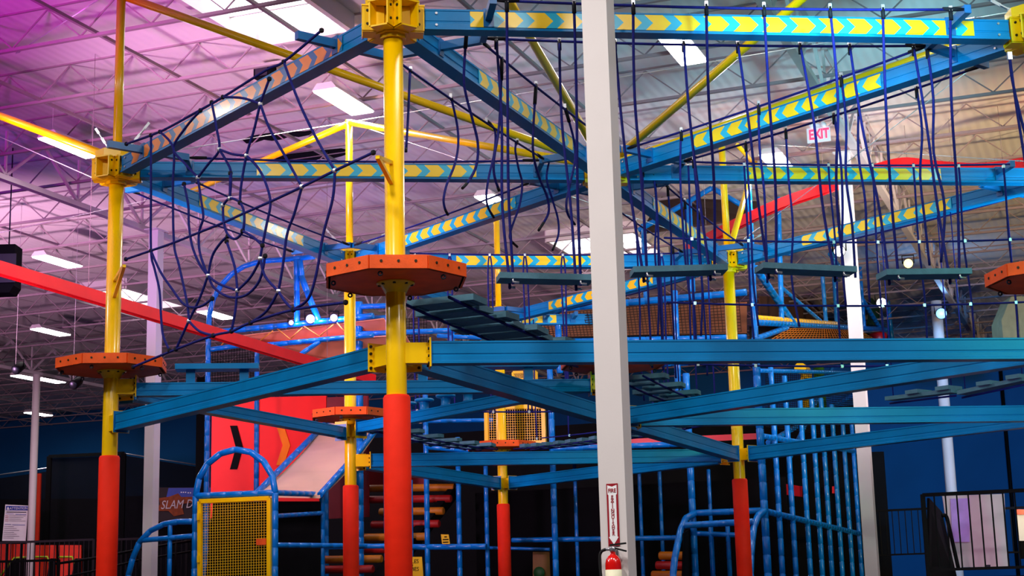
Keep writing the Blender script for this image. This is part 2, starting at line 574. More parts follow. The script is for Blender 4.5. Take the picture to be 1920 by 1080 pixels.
# ---- skylights let into the deck
def skylight(pts, label):
    t = thing('skylight', label, 'skylight', sum(pts, V3()) / 4, 'roof skylights')
    p = pts
    c = sum(p, V3()) / 4
    dn = V3((0, 0, -1))
    m = MB()
    for i in range(4):
        a, b = p[i], p[(i + 1) % 4]
        m.bar(a + dn * .12, b + dn * .12, .08, .26)
    part(t, 'curb', m, M_white)
    part(t, 'lens', MB().hexa([q + dn * .03 for q in p] + [q for q in p]), M_skyl)
    for f in (1 / 3, 2 / 3):
        a = p[0].lerp(p[1], f); b = p[3].lerp(p[2], f)
        part(t, 'glazing_bar', MB().bar(a + dn * .05, b + dn * .05, .03, .04), M_white)
    return t


def sky_at(px, py, du, dv, label):
    c = at_z(px, py, ZD - .02)
    a = BU * du / 2; b = BV * dv / 2
    skylight([c - a - b, c + a - b, c + a + b, c - a + b], label)


sky_at(490, -10, 2.3, 1.5, 'bright skylight at the top left above the white joist')
sky_at(245, 545, 2.6, 1.5, 'skylight behind the left post and the red track')
sky_at(1140, 447, 2.6, 2.0, 'skylight partly behind the big white column')

# ================================================================ the ropes course
AX = V3((5.587, 0.669, 0)); BX = V3((2.1015, 5.0742, 0)); O0 = V3((-0.965, 12.71, 0))
POS = dict(F1=O0, F2=O0 + AX * 1.027, L=O0 + BX - AX, C=O0 + BX, R=O0 + BX + AX, CR=O0 + 2 * BX - AX, RR=O0 + 2 * BX, FAR=O0 + 3 * BX - AX, FR=O0 + 3 * BX - AX * .62)
NICK = dict(F1='front yellow post', F2='post at the right edge', L='left yellow post', C='post behind the white column', R='post beyond the right edge',
            CR='rear left post', RR='rear right post', FAR='farthest post', FR='hidden far right post')
Z_HUB, Z_WRAP, Z_PLAT, Z_B, Z_A = ZC + 4.926, ZC + 1.692, ZC + 2.634, ZC + 2.037, ZC + 2.451
Z_TOP = ZC + 7.07
BH, BW = 0.185, 0.13
EDGE_UP = [('F1', 'F2'), ('F1', 'L'), ('F1', 'C'), ('L', 'C'), ('L', 'CR'), ('C', 'CR'), ('C', 'F2'), ('C', 'R'), ('C', 'RR'), ('RR', 'R'), ('CR', 'RR'), ('RR', 'FAR'), ('CR', 'FAR'), ('FAR', 'FR')]
EDGE_B = [('F1', 'F2'), ('F1', 'L'), ('F1', 'C'), ('C', 'F2'), ('C', 'R'), ('C', 'RR'), ('RR', 'R'), ('CR', 'RR'), ('CR', 'FAR'), ('FAR', 'RR')]
EDGE_A = [('L', 'C'), ('L', 'CR'), ('CR', 'C')]


def hdir(a, b):
    d = POS[b] - POS[a]; return d.normalized()


def octagon(r, rot=math.pi / 8):
    return [(r * math.cos(rot + i * math.pi / 4), r * math.sin(rot + i * math.pi / 4)) for i in range(8)]


EX, EY, EZ = V3((1, 0, 0)), V3((0, 1, 0)), V3((0, 0, 1))


def pole(key, label, wrap_r=0.112, platform=None):
    p = POS[key]
    t = thing('course_post', label, 'post', (p.x, p.y, 0), 'yellow posts of the ropes course')
    part(t, 'shaft', MB().tube([p, p + EZ * (Z_HUB + .1)], .084, 24), M_yellow)
    part(t, 'top_mast', MB().tube([p + EZ * (Z_HUB + .1), p + EZ * Z_TOP], .052, 16), M_yellow)
    m = MB()
    m.tube([p + EZ * .02, p + EZ * (Z_WRAP - .02), p + EZ * Z_WRAP], [wrap_r, wrap_r, wrap_r - .012], 24)
    part(t, 'padding_sleeve', m, M_pad, 'red vinyl padding sleeve')
    m = MB().prism(octagon(.115), p, EX, EY, EZ, .02)
    part(t, 'foot_plate', m, M_yellow)
    # hub: cap drum, bottom collar, socket plates towards each beam
    m = MB().prism(octagon(.245), p + EZ * (Z_HUB + .11), EX, EY, EZ, .1)
    part(t, 'hub_cap', m, M_yellow)
    m = MB().prism(octagon(.15), p + EZ * (Z_HUB - .135), EX, EY, EZ, .02)
    m.prism(octagon(.115), p + EZ * (Z_HUB - .17), EX, EY, EZ, .035)
    part(t, 'hub_collar', m, M_yellow)
    for i in range(6):
        a = math.atan2(AX.y, AX.x) + i * math.pi / 3
        d = V3((math.cos(a), math.sin(a), 0)); n = V3((-d.y, d.x, 0))
        m = MB()
        m.box(p + d * .17 + n * .085 + EZ * Z_HUB, .19, .014, .23, d, n)
        m.box(p + d * .17 - n * .085 + EZ * Z_HUB, .19, .014, .23, d, n)
        m.box(p + d * .16 + EZ * (Z_HUB - .118), .2, .16, .014, d, n)
        m.box(p + d * .16 + EZ * (Z_HUB + .108), .22, .2, .014, d, n)
        m.box(p + d * .09 + EZ * Z_HUB, .014, .16, .23, d, n)
        s = part(t, 'hub_socket', m, M_yellow)
        m = MB()
        for zz in (-.06, .06):
            for sg in (-1, 1):
                m.tube([p + d * .22 + n * sg * .088 + EZ * (Z_HUB + zz), p + d * .22 + n * sg * .102 + EZ * (Z_HUB + zz)], .012, 6)
        part(s, 'bolt_set', m, M_bolt)
    return t


LOWB = {}
for e, z in [(e, Z_B) for e in EDGE_B] + [(e, Z_A) for e in EDGE_A]:
    for a, b in (e, e[::-1]):
        LOWB.setdefault(a, []).append((b, z))

POLE_LABEL = dict(F1='nearest yellow post with tall red padding left of the white column', L='yellow post with red padding at the left, red track passing behind',
                  CR='thin looking yellow post behind, between left post and front post', RR='yellow post right of the white column with red padding below',
                  FAR='farthest yellow post seen low between front post and white column', C='yellow course post almost hidden behind the big white column',
                  F2='yellow course post cut off by the right picture edge', R='course post just outside the right picture edge', FR='course post hidden behind the climbing frame')
POLES = {}
for kx in ('F1', 'L', 'CR', 'RR', 'FAR', 'C', 'F2', 'R'):
    t = POLES[kx] = pole(kx, POLE_LABEL[kx])
    p = POS[kx]
    for other, z in LOWB.get(kx, []):
        d = hdir(kx, other); n = V3((-d.y, d.x, 0))
        m = MB()
        m.box(p + d * .17 + EZ * z, .2, .1, .17, d, n)
        m.box(p + d * .275 + EZ * z, .014, .19, .24, d, n)
        s = part(t, 'beam_bracket', m, M_yellow)
        m = MB()
        for sg in (-1, 1):
            for zz in (-.09, -.03, .03, .09):
                m.tube([p + d * .255 + n * sg * .078 + EZ * (z + zz), p + d * .27 + n * sg * .078 + EZ * (z + zz)], .013, 6)
        part(s, 'bolt_set', m, M_bolt)


# ---- platforms
def platform(key, label, r=.6):
    p = POS[key]; z = Z_PLAT
    t = thing('platform', label, 'platform', (p.x, p.y, z), 'orange octagonal platforms')
    part(t, 'deck_board', MB().prism(octagon(r, math.pi / 8 + .12), p + EZ * z, EX, EY, EZ, .035), M_orange)
    pts = octagon(r, math.pi / 8 + .12)
    for i in range(8):
        a = V3((*pts[i], 0)); b = V3((*pts[(i + 1) % 8], 0))
        s = part(t, 'edge_board', MB().bar(p + a + EZ * (z + .055), p + b + EZ * (z + .055), .035, .11), M_orange)
        nn = ((a + b) / 2).normalized()
        m = MB()
        for f in (.2, .5, .8):
            c = p + a.lerp(b, f) + EZ * (z + .06)
            m.tube([c + nn * .015, c + nn * .024], .012, 6)
        part(s, 'bolt_set', m, M_bolt)
    m = MB().lathe([(.16, 0), (.16, -.014), (.12, -.03), (.09, -.09)], p + EZ * z, 20)
    part(t, 'flange', m, M_yellow)
    m = MB()
    for i in range(8):
        a = i * math.pi / 4
        c = p + V3((math.cos(a), math.sin(a), 0)) * .135 + EZ * (z - .012)
        m.tube([c, c - EZ * .018], .014, 6)
    part(t, 'bolt_set', m, M_bolt)
    for i in range(6):
        a = math.atan2(AX.y, AX.x) + i * math.pi / 3 + .25
        c = p + V3((math.cos(a), math.sin(a), 0)) * (r - .07) + EZ * (z - .03)
        m = MB().tube([c + V3((math.cos(th) * .016, 0, math.sin(th) * .016)) for th in [q * math.pi / 4 for q in range(9)]], .008, 5)
        part(t, 'eye_bolt', m, M_steel)
    return t


platform('F1', 'large orange octagonal platform on the nearest yellow post')
platform('L', 'orange octagonal platform on the left yellow post')
platform('CR', 'small looking orange platform on the rear left post', .56)
platform('C', 'orange platform poking out either side of the white column')
platform('F2', 'orange platform cut off at the right picture edge')
platform('FAR', 'farthest orange platform low between the beams')


# ---- beams
def beam_profile(BH=BH):
    h, w_ = BH / 2, BW / 2
    return [(-w_ - .012, -h), (w_ + .012, -h), (w_ + .012, -h + .02), (w_, -h + .025), (w_, -.03), (w_ - .006, -.024), (w_ - .006, -.016), (w_, -.01),
            (w_, h - .02), (w_ + .006, h - .015), (w_ + .006, h), (-w_ - .006, h), (-w_ - .006, h - .015), (-w_, h - .02),
            (-w_, -.01), (-w_ + .006, -.016), (-w_ + .006, -.024), (-w_, -.03), (-w_, -h + .025), (-w_ - .012, -h + .02)]


def beam(a, b, z, label, start, end, decal=None, arms=False, end_plate=False, bh=BH):
    pa, pb = POS[a], POS[b]
    d = pb - pa; ln = d.length; ang = math.atan2(d.y, d.x)
    t = thing('beam', label, 'beam', (pa.x, pa.y, z), 'blue beams of the ropes course', rotz=ang)
    part(t, 'rail', MB().prism(beam_profile(bh), (start, 0, 0), (0, 1, 0), (0, 0, 1), (1, 0, 0), ln - start - end), M_beam, local=True)
    if end_plate:
        for x in (start - .012, ln - end):
            part(t, 'end_plate', MB().box((x + .006, 0, 0), .014, .18, .23), M_bluedark, local=True)
    else:
        for x in (start + .1, ln - end - .1):
            m = MB()
            for sg in (-1, 1):
                for zz in (-.05, .055):
                    m.tube([(x, sg * (BW / 2), zz), (x, sg * (BW / 2 + .012), zz)], .012, 6)
            part(t, 'bolt_set', m, M_clip, local=True)
    if decal:
        f0, f1, mk = decal
        for sg in (-1, 1):
            part(t, 'chevron_strip', MB().box(((f0 + f1) / 2 * ln, sg * (BW / 2 + .0075), .004), (f1 - f0) * ln, .003, BH - .046), M_chev[mk], 'chevron arrow strip', local=True)
    if arms:
        for x in (.82, ln - .82):
            m = MB().bar((x, -.47, .03), (x, .47, .03), .06, .075)
            part(t, 'line_arm', m, M_bluedark, local=True)
            m = MB().box((x, 0, .02), .09, BW + .03, BH * .9)
            part(t, 'arm_clamp', m, M_bluedark, local=True)
    return t


def frac_of(a, b, px, z=Z_HUB):
    """fraction along the beam a-b where it crosses pixel column px"""
    d = ray(px, 0); d2 = ray(px, 1000)
    n = d.cross(d2)
    A = POS[a] + EZ * z - CAM; B = POS[b] - POS[a]
    return -A.dot(n) / B.dot(n)


DEC = {('F1', 'F2'): (880, 1820, 'yr'), ('F1', 'L'): (655, 258, 'ol'), ('F1', 'C'): (885, 1062, 'yr'), ('L', 'C'): (482, 892, 'yr'),
       ('L', 'CR'): (365, 560, 'yl'), ('C', 'CR'): (975, 765, 'yr'), ('C', 'F2'): (1310, 1660, 'yl'), ('C', 'R'): (1392, 1760, 'yr'),
       ('C', 'RR'): (1215, 1312, 'yr'), ('RR', 'R'): (1510, 1790, 'yl'), ('CR', 'RR'): (855, 1110, 'yr'), ('RR', 'FAR'): (1230, 1035, 'yr'),
       ('FAR', 'FR'): (978, 1042, 'yr')}
UP_LABEL = {('F1', 'F2'): 'topmost blue beam with yellow chevrons running right from the front post',
            ('F1', 'L'): 'blue beam with orange chevrons slanting from left post up to front post',
            ('F1', 'C'): 'upper chevron beam slanting down from front post to the white column',
            ('L', 'C'): 'level blue chevron beam from left post passing behind the front post',
            ('L', 'CR'): 'blue chevron beam slanting down from left post to rear left post',
            ('C', 'CR'): 'blue chevron beam rising from rear left post to the white column',
            ('C', 'F2'): 'blue chevron beam rising from the white column to the upper right corner',
            ('C', 'R'): 'level chevron beam right of the white column below the exit sign',
            ('C', 'RR'): 'short looking chevron beam slanting down to the rear right post',
            ('RR', 'R'): 'teal chevron beam rising from rear right post to the right edge',
            ('CR', 'RR'): 'level chevron beam behind the orange front platform',
            ('RR', 'FAR'): 'far chevron beam slanting down left from the rear right post',
            ('CR', 'FAR'): 'far upper beam mostly hidden behind the front platform',
            ('FAR', 'FR'): 'farthest upper beam showing a few chevrons behind the plank bridge'}
for e in EDGE_UP:
    dc = None
    if e in DEC:
        x0, x1, mk = DEC[e]
        dc = (frac_of(*e, x0), frac_of(*e, x1), mk)
    beam(*e, Z_HUB, UP_LABEL[e], .27, .27, dc, True)
B_LABEL = {('F1', 'F2'): 'long level lower beam running right from the front post bracket',
           ('F1', 'L'): 'lower blue beam rising from left post to the front post bracket',
           ('F1', 'C'): 'lower blue beam slanting down from front post to the white column',
           ('C', 'F2'): 'lower blue beam rising from the white column under the long level beam',
           ('C', 'R'): 'lower level blue beam right of the white column, middle of three',
           ('C', 'RR'): 'short looking lower beam between white column and rear right post',
           ('RR', 'R'): 'lowest blue beam rising from rear right post to the right edge',
           ('CR', 'RR'): 'lowest long level beam from rear left post to rear right post',
           ('CR', 'FAR'): 'lowest beam slanting down from rear left post to farthest post',
           ('FAR', 'RR'): 'lowest beam rising from farthest post towards rear right post'}
for e in EDGE_B:
    beam(*e, Z_B, B_LABEL[e], .285, .285, None, False, True)
A_LABEL = {('L', 'C'): 'level blue beam just under the left platform carrying raised benches',
           ('L', 'CR'): 'blue beam from left platform slanting down to the rear left platform',
           ('CR', 'C'): 'blue beam from rear left platform carrying round stepping discs'}
for e in EDGE_A:
    beam(*e, Z_A + {'L': -.035, 'CR': .03}[e[0]], A_LABEL[e], .285, .285, None, False, True, .145)

# ---- yellow struts from the mast tops down to the central hub, and beyond
STR = [('L', 'C', 'long yellow strut crossing behind the front post near its top'), ('CR', 'C', 'yellow strut from the rear left mast top towards the white column'),
       ('F1', 'C', 'steep yellow strut left of the white column top'), ('F2', 'C', 'steep yellow strut right of the white column top'),
       ('R', 'C', 'yellow strut lying along the rising chevron beam at right'), ('RR', 'C', 'yellow strut from the rear right mast hidden behind the rising beam')]
for a, b, lb in STR:
    p = POS[a] + EZ * (Z_TOP - .05); q = POS[b] + EZ * (Z_HUB + .16)
    dd = (q - p); dd.z = 0; dd.normalize()
    t = thing('strut', lb, 'strut', p, 'yellow struts')
    part(t, 'tube', MB().tube([p + dd * .05, q - dd * .2], .048, 14), M_yellow)
    part(t, 'end_plate', MB().box(q - dd * .2, .16, .02, .1, dd, V3((-dd.y, dd.x, 0))), M_yellow)
extra = [((POS['L'] + EZ * (Z_HUB + .16)), at_y(-140, 165, 19.5), 'thick yellow strut leaving the left post to the left edge'),
         ((POS['RR'] + EZ * (Z_HUB + .12)), at_y(1414, 308, 26.5), 'steep yellow strut rising from the rear right post hub'),
         (POS['CR'] + EZ * (Z_TOP - .05), at_y(345, 365, 25.5), 'faint orange yellow strut leaving rear left mast down to the left')]
for p, q, lb in extra:
    dd = (q - p); dd.z = 0; dd.normalize()
    t = thing('strut', lb, 'strut', p, 'yellow struts')
    part(t, 'tube', MB().tube([p + dd * .06, q], .048, 14), M_yellow)
    part(t, 'end_plate', MB().box(q, .14, .02, .12, dd, V3((-dd.y, dd.x, 0))), M_yellow)
mp = at_y(1414, 308, 26.5)
t = thing('strut', 'thin yellow strut crossing above the rear right post mast', 'strut', at_y(1385, 275, 24.0), 'yellow struts')
part(t, 'tube', MB().tube([at_y(1383, 272, 24.0), mp], .035, 10), M_yellow)
part(t, 'end_plate', MB().box(mp, .12, .02, .12), M_yellow)


# ---- steel cables with turnbuckles
def cable(p, q, label, r=.007, buckle=.1):
    p, q = V3(p), V3(q)
    t = thing('cable', label, 'cable', p, 'steel bracing cables')
    part(t, 'wire', MB().tube([p, q], r, 6), M_chrome)
    a = p.lerp(q, 1 - buckle); b = p.lerp(q, 1 - buckle * .35); d = (b - a)
    n = d.cross(V3((0, 0, 1))).normalized()
    m = MB().tube([a, a.lerp(b, .15), a.lerp(b, .15)], .012, 6)
    m.bar(a.lerp(b, .12) + n * .016, a.lerp(b, .88) + n * .016, .008, .012)
    m.bar(a.lerp(b, .12) - n * .016, a.lerp(b, .88) - n * .016, .008, .012)
    m.tube([a.lerp(b, .85), b], .012, 6)
    part(t, 'turnbuckle', m, M_clip)
    return t


top = lambda k: POS[k] + EZ * (Z_TOP - .03)
hub = lambda k, dx=0.0, dz=.22: POS[k] + EZ * (Z_HUB + dz) + V3((dx, 0, 0))
cable(top('CR'), hub('L', .15, .15), 'white steel cable from rear left mast top to the left post hub')
cable(top('CR'), hub('F2', -.1), 'long white cable from rear left mast rising to the right edge', .006)
cable(top('CR'), hub('RR', -.05), 'white cable from rear left mast down to the rear right hub', .005)
cable(at_y(-60, 230, 21), hub('L', -.05, .12) - V3((0, 0, .3)), 'white cable reaching the left post hub from the left', .006)
cable(at_z(215, -20, ZD), at_z(30, 100, ZJ), 'loose white cable under the roof at the top left', .008, .04)
cable(at_y(-30, 443, 22), at_y(620, 300, 27), 'thin white cable passing behind the left post', .007, .03)
cable(top('R'), hub('RR', .1), 'white cable rising from rear right hub to the right edge', .006)
cable(at_y(1400, 268, 26), hub('R', -.3, .2), 'thin white cable below the exit sign running right', .006)
for k, dx, dz, lb in (('L', -.25, .5, 'short chain link stay standing left of the left hub'), ('L', .35, .55, 'short chain link stay standing right of the left hub'),
                      ('CR', -.35, .5, 'chain stay left of the rear left hub'), ('CR', .55, .42, 'chain stay right of the rear left hub'),
                      ('RR', .55, .42, 'chain stay right of the rear right hub'), ('F2', -.5, .4, 'chain stay by the hub at the right edge')):
    q = hub(k, 0, .1); p = hub(k, dx, dz)
    t = thing('chain_stay', lb, 'chain', q, 'chain stays')
    m = MB()
    nl = 7
    for i in range(nl):
        a = q.lerp(p, i / nl); b = q.lerp(p, (i + 1.15) / nl)
        m.bar(a, b, .03 if i % 2 else .012, .012 if i % 2 else .03)
    part(t, 'links', m, M_clip)
    part(t, 'shackle', MB().box(q, .06, .03, .06), M_clip)

# ================================================================ rope elements
RR_ = 0.0125
ORD = ['first', 'second', 'third', 'fourth', 'fifth', 'sixth', 'seventh', 'eighth', 'ninth', 'tenth', 'eleventh', 'twelfth', 'thirteenth', 'fourteenth']
ZL = Z_HUB + .03


def perp(a, b):
    d = hdir(a, b); return V3((-d.y, d.x, 0))


def sag(p, q, amount, n=8):
    p, q = V3(p), V3(q)
    return [p.lerp(q, i / n) - EZ * (4 * amount * (i / n) * (1 - i / n)) for i in range(n + 1)]


def line_pt(a, b, side, f, z=None):
    return POS[a] + (POS[b] - POS[a]) * f + perp(a, b) * side * .45 + EZ * (ZL if z is None else z)


def line_rope(a, b, side, label, clips=()):
    ln = (POS[b] - POS[a]).length
    p = line_pt(a, b, side, .82 / ln); q = line_pt(a, b, side, 1 - .82 / ln)
    t = thing('line_rope', label, 'rope', p, 'navy lines strung beside the upper beams')
    part(t, 'rope', MB().tube(sag(p, q, .03), RR_, 7), M_rope)
    d = (q - p).normalized()
    for x, s in ((p, 1), (q, -1)):
        m = MB().tube([x + d * s * .02, x + d * s * .1, x + d * s * .22], [.012, .02, .017], 7)
        part(t, 'eye_sleeve', m, M_ropeblack)
    for f in clips:
        c = line_pt(a, b, side, f)
        part(t, 'clip', MB().box(c + EZ * .005, .028, .028, .045), M_clip)
    return t


def fr(a, b, side, px):
    """fraction along a side line at pixel column px"""
    n = ray(px, 0).cross(ray(px, 1000))
    A = line_pt(a, b, side, 0) - CAM; B = POS[b] - POS[a]
    return -A.dot(n) / B.dot(n)


# --- hanging vine ropes between front post and white column
VN_L = [[(770, 93), (768, 150), (765, 220), (761, 285)],
        [(845, 147), (850, 200), (858, 240), (859, 275), (852, 310), (838, 345), (832, 372), (834, 390), (840, 403)],
        [(912, 197), (928, 245), (927, 285), (917, 330), (912, 365), (915, 388), (926, 408)],
        [(970, 237), (966, 280), (972, 315), (979, 345), (974, 385), (960, 425), (956, 447), (970, 463)],
        [(1024, 271), (1030, 300), (1025, 335), (1036, 375), (1046, 410), (1047, 440), (1036, 469)]]
VN_R = [[(875, 75), (870, 130), (872, 170), (886, 225), (896, 270), (893, 310), (880, 338), (867, 353)],
        [(941, 128), (938, 200), (934, 250), (926, 300), (927, 330), (936, 358)],
        [(1005, 180), (1000, 240), (1000, 290), (1012, 335), (1026, 370), (1028, 400), (1010, 432)],
        [(1059, 218), (1076, 262), (1078, 300), (1069, 345), (1062, 380), (1065, 402), (1078, 421)]]
cl = {1: [], -1: []}
for side, lst, nm in ((1, VN_L, 'near'), (-1, VN_R, 'far')):
    n = perp('F1', 'C'); p0 = POS['F1'] + n * side * .45
    for i, px in enumerate(lst):
        pts = [on_plane(x, y, p0, n) for x, y in px]
        pts[0] = line_pt('F1', 'C', side, fr('F1', 'C', side, px[0][0]))
        cl[side].append(fr('F1', 'C', side, px[0][0]))
        t = thing('hanging_rope', '%s dangling blue rope from the front post on the %s line' % (ORD[i], nm), 'rope', pts[0], 'dangling ropes between front post and white column')
        sp = smooth_path(pts)
        k_ = max(2, len(sp) // 8)
        part(t, 'strand', MB().tube(sp[:len(sp) - k_ + 1], RR_, 7), M_rope)
        part(t, 'taped_end', MB().tube(sp[-k_:], RR_ * 1.1, 7), M_ropeblack, 'black taped rope end')
        part(t, 'top_sleeve', MB().tube(sp[:4], RR_ * 1.5, 7), M_ropeblack)
line_rope('F1', 'C', 1, 'near navy line along the beam from front post to white column', cl[1])
line_rope('F1', 'C', -1, 'far navy line along the beam from front post to white column', cl[-1])


# --- swinging boards between front post and right edge
n12 = perp('F1', 'F2'); d12 = hdir('F1', 'F2')
SW = [(930, 1112, 950, 1076, 523, 'first swinging board from the front post, beside the white column'), (1182, 1362, 1187, 1324, 508, 'swinging board right after the white column, left of the rear right post'),
      (1418, 1602, 1432, 1556, 506, 'swinging board right of the rear right yellow post'), (1648, 1816, 1655, 1782, 514, 'swinging board nearest to the right edge platform')]
cf = {1: [], -1: []}
for i, (x0, x1, r0, r1, yb, lb) in enumerate(SW):
    A = on_plane(x0, yb, POS['F1'], n12); Bq = on_plane(x1, yb, POS['F1'], n12)
    zb = (A.z + Bq.z) / 2; A.z = Bq.z = zb
    t = thing('swing_board', lb, 'swing', (A + Bq) / 2, 'hanging boards of the swinging steps')
    tilt = (-.02, .015, -.03, .02)[i]
    c = (A + Bq) / 2; dd = (d12 + EZ * tilt + n12 * (.03, -.05, .06, .04)[i]).normalized(); ny = EZ.cross(dd).normalized()
    L_ = (Bq - A).length - .03
    part(t, 'board', MB().box(c, L_, .24, .05, dd, ny, dd.cross(ny)), M_plank)
    for k_, (rx, f) in enumerate(((r0, -.36), (r1, .36))):
        for side in (-1, 1):
            ff = fr('F1', 'F2', -1, rx) + (.004 if side > 0 else 0)
            if side > 0: ff = ff - .003
            cf[side].append(ff)
            p = line_pt('F1', 'F2', side, ff)
            e = c + dd * L_ * f + ny * side * .105
            m1 = p.lerp(e, .35) + d12 * random.uniform(-.03, .03); m2 = p.lerp(e, .7) + d12 * random.uniform(-.03, .03)
            s = part(t, 'rope', MB().tube(smooth_path([p, m1, m2, e, e - EZ * .05]), RR_, 7), M_rope)
            part(s, 'sleeve', MB().tube([p, p - EZ * .1], RR_ * 1.5, 7), M_ropeblack)
            part(t, 'eye_bolt', MB().tube([e - EZ * .02, e - EZ * .055, e - EZ * .06 + d12 * .05], .012, 6), M_clip)
line_rope('F1', 'F2', -1, 'topmost navy line in front of the top chevron beam', cf[-1])
line_rope('F1', 'F2', 1, 'navy line behind the top chevron beam', cf[1])


# --- rope falls along other beams
def rope_fall(a, b, side, pxs, zlen, label, loops=False, r=RR_):
    """single hanging ropes at pixel columns, each its own thing"""
    cl_ = []
    for i, px in enumerate(pxs):
        f = fr(a, b, side, px)
        cl_.append(f)
        p = line_pt(a, b, side, f)
        ln = zlen * random.uniform(.9, 1.1)
        dd = hdir(a, b)
        mid = [p]
        for k_ in range(1, 5):
            mid.append(p - EZ * ln * k_ / 4 + dd * random.uniform(-.05, .05))
        t = thing('hanging_rope', '%s %s' % (ORD[i], label), 'rope', p, label)
        part(t, 'strand', MB().tube(smooth_path(mid, 4), r, 6), M_rope)
        part(t, 'top_sleeve', MB().tube([p, p - EZ * .12], r * 1.5, 6), M_ropeblack)
        if loops:
            q = mid[-1]
            part(t, 'foot_loop', MB().tube([q + dd * (.12 * math.sin(th)) - EZ * (.16 - .16 * math.cos(th)) for th in [j * math.pi / 6 for j in range(13)]], r, 6), M_rope)
    return cl_


c1 = rope_fall('C', 'F2', -1, [1277, 1422, 1577, 1738], 1.9, 'rope hanging from the near line of the rising chevron beam, from the column')
c2 = rope_fall('C', 'F2', 1, [1225, 1300, 1398, 1473, 1563, 1610, 1718], 2.0, 'rope hanging from the far line of the rising chevron beam, from the column')
line_rope('C', 'F2', -1, 'near navy line beside the rising chevron beam at right', c1)
line_rope('C', 'F2', 1, 'far navy line beside the rising chevron beam at right', c2)
c3 = rope_fall('C', 'RR', -1, [1205, 1228, 1252, 1284, 1310], 2.2, 'rope hanging beside the beam to the rear right post, from the column')
line_rope('C', 'RR', -1, 'navy line beside the short chevron beam to the rear right post', c3)
c4 = rope_fall('C', 'RR', 1, [1192, 1234, 1262, 1296, 1327], 2.4, 'rope hanging left of the rear right post on the far line')
line_rope('C', 'RR', 1, 'second navy line beside the short chevron beam to the rear right post', c4)


def rope_wall(a, b, side, pxs, zs, label, group='rope walls beside the beams', doubled=False):
    """upright ropes tied to level hand and foot lines"""
    p0 = line_pt(a, b, side, .12)
    t = thing('rope_wall', label, 'rope net', p0, group)
    fs = [fr(a, b, side, px) for px in pxs]
    P = lambda f, z: line_pt(a, b, side, f, z)
    part(t, 'top_line', MB().tube(sag(P(.14, ZL), P(.86, ZL), .03), RR_, 6), M_rope)
    for zz in zs:
        m = MB().tube(sag(P(.1, zz), P(.9, zz), .05), RR_, 6)
        part(t, 'level_line', m, M_rope)
    for f in fs:
        m = MB(); dd = hdir(a, b)
        for o_ in ((-.03, .03) if doubled else (0,)):
            pts = [P(f, ZL) + dd * 0, P(f, ZL - .3) + dd * o_]
            for zz in zs: pts.append(P(f, zz - .05 * 4 * (f - .1) * (.9 - f) / .64) + dd * (o_ + random.uniform(-.02, .02)))
            m.tube(smooth_path(pts, 4), RR_, 6)
        s = part(t, 'upright_rope', m, M_rope)
        m = MB()
        for zz in [ZL] + list(zs):
            m.box(P(f, zz - (.05 * 4 * (f - .1) * (.9 - f) / .64 if zz < ZL else .03)), .03, .03, .036)
        part(s, 'clip_set', m, M_clip)
    return t


rope_wall('C', 'R', -1, [1290, 1395, 1553, 1635, 1712, 1797, 1881], (ZC + 4.05, ZC + 3.3, ZC + 2.6), 'rope wall with white clips hanging below the level chevron beam at right')
rope_wall('CR', 'RR', -1, [778, 843, 918, 984, 1055, 1240], (ZC + 3.6, ZC + 2.7), 'rope wall with paired uprights behind the front platform', doubled=True)
rope_wall('RR', 'FAR', -1, [1215, 1150, 1060, 1000], (ZC + 3.7, ZC + 2.8), 'far rope wall below the far slanting chevron beam')
line_rope('L', 'C', -1, 'navy line in front of the level beam right of the left post')
line_rope('L', 'CR', -1, 'navy line beside the chevron beam from left post to rear left post')
line_rope('L', 'CR', 1, 'far navy line over the chevron beam to the rear left post')
line_rope('C', 'CR', 1, 'navy line beside the chevron beam rising from the rear left post')
line_rope('RR', 'R', 1, 'navy line beside the teal chevron beam at right')

# rope hanging from the right edge post
p = at_y(1893, 105, 13.2)
t = thing('hanging_rope', 'pair of blue ropes hanging beside the right edge post', 'rope', p)
part(t, 'shackle', MB().box(p, .04, .03, .07), M_clip)
part(t, 'rope', MB().tube(smooth_path([p, at_y(1903, 180, 13.2), at_y(1912, 240, 13.2), at_y(1925, 320, 13.2)]), RR_, 7), M_rope)
part(t, 'rope', MB().tube(smooth_path([p, at_y(1898, 150, 13.2), at_y(1914, 220, 13.2), at_y(1935, 300, 13.2)]), RR_, 7), M_rope)

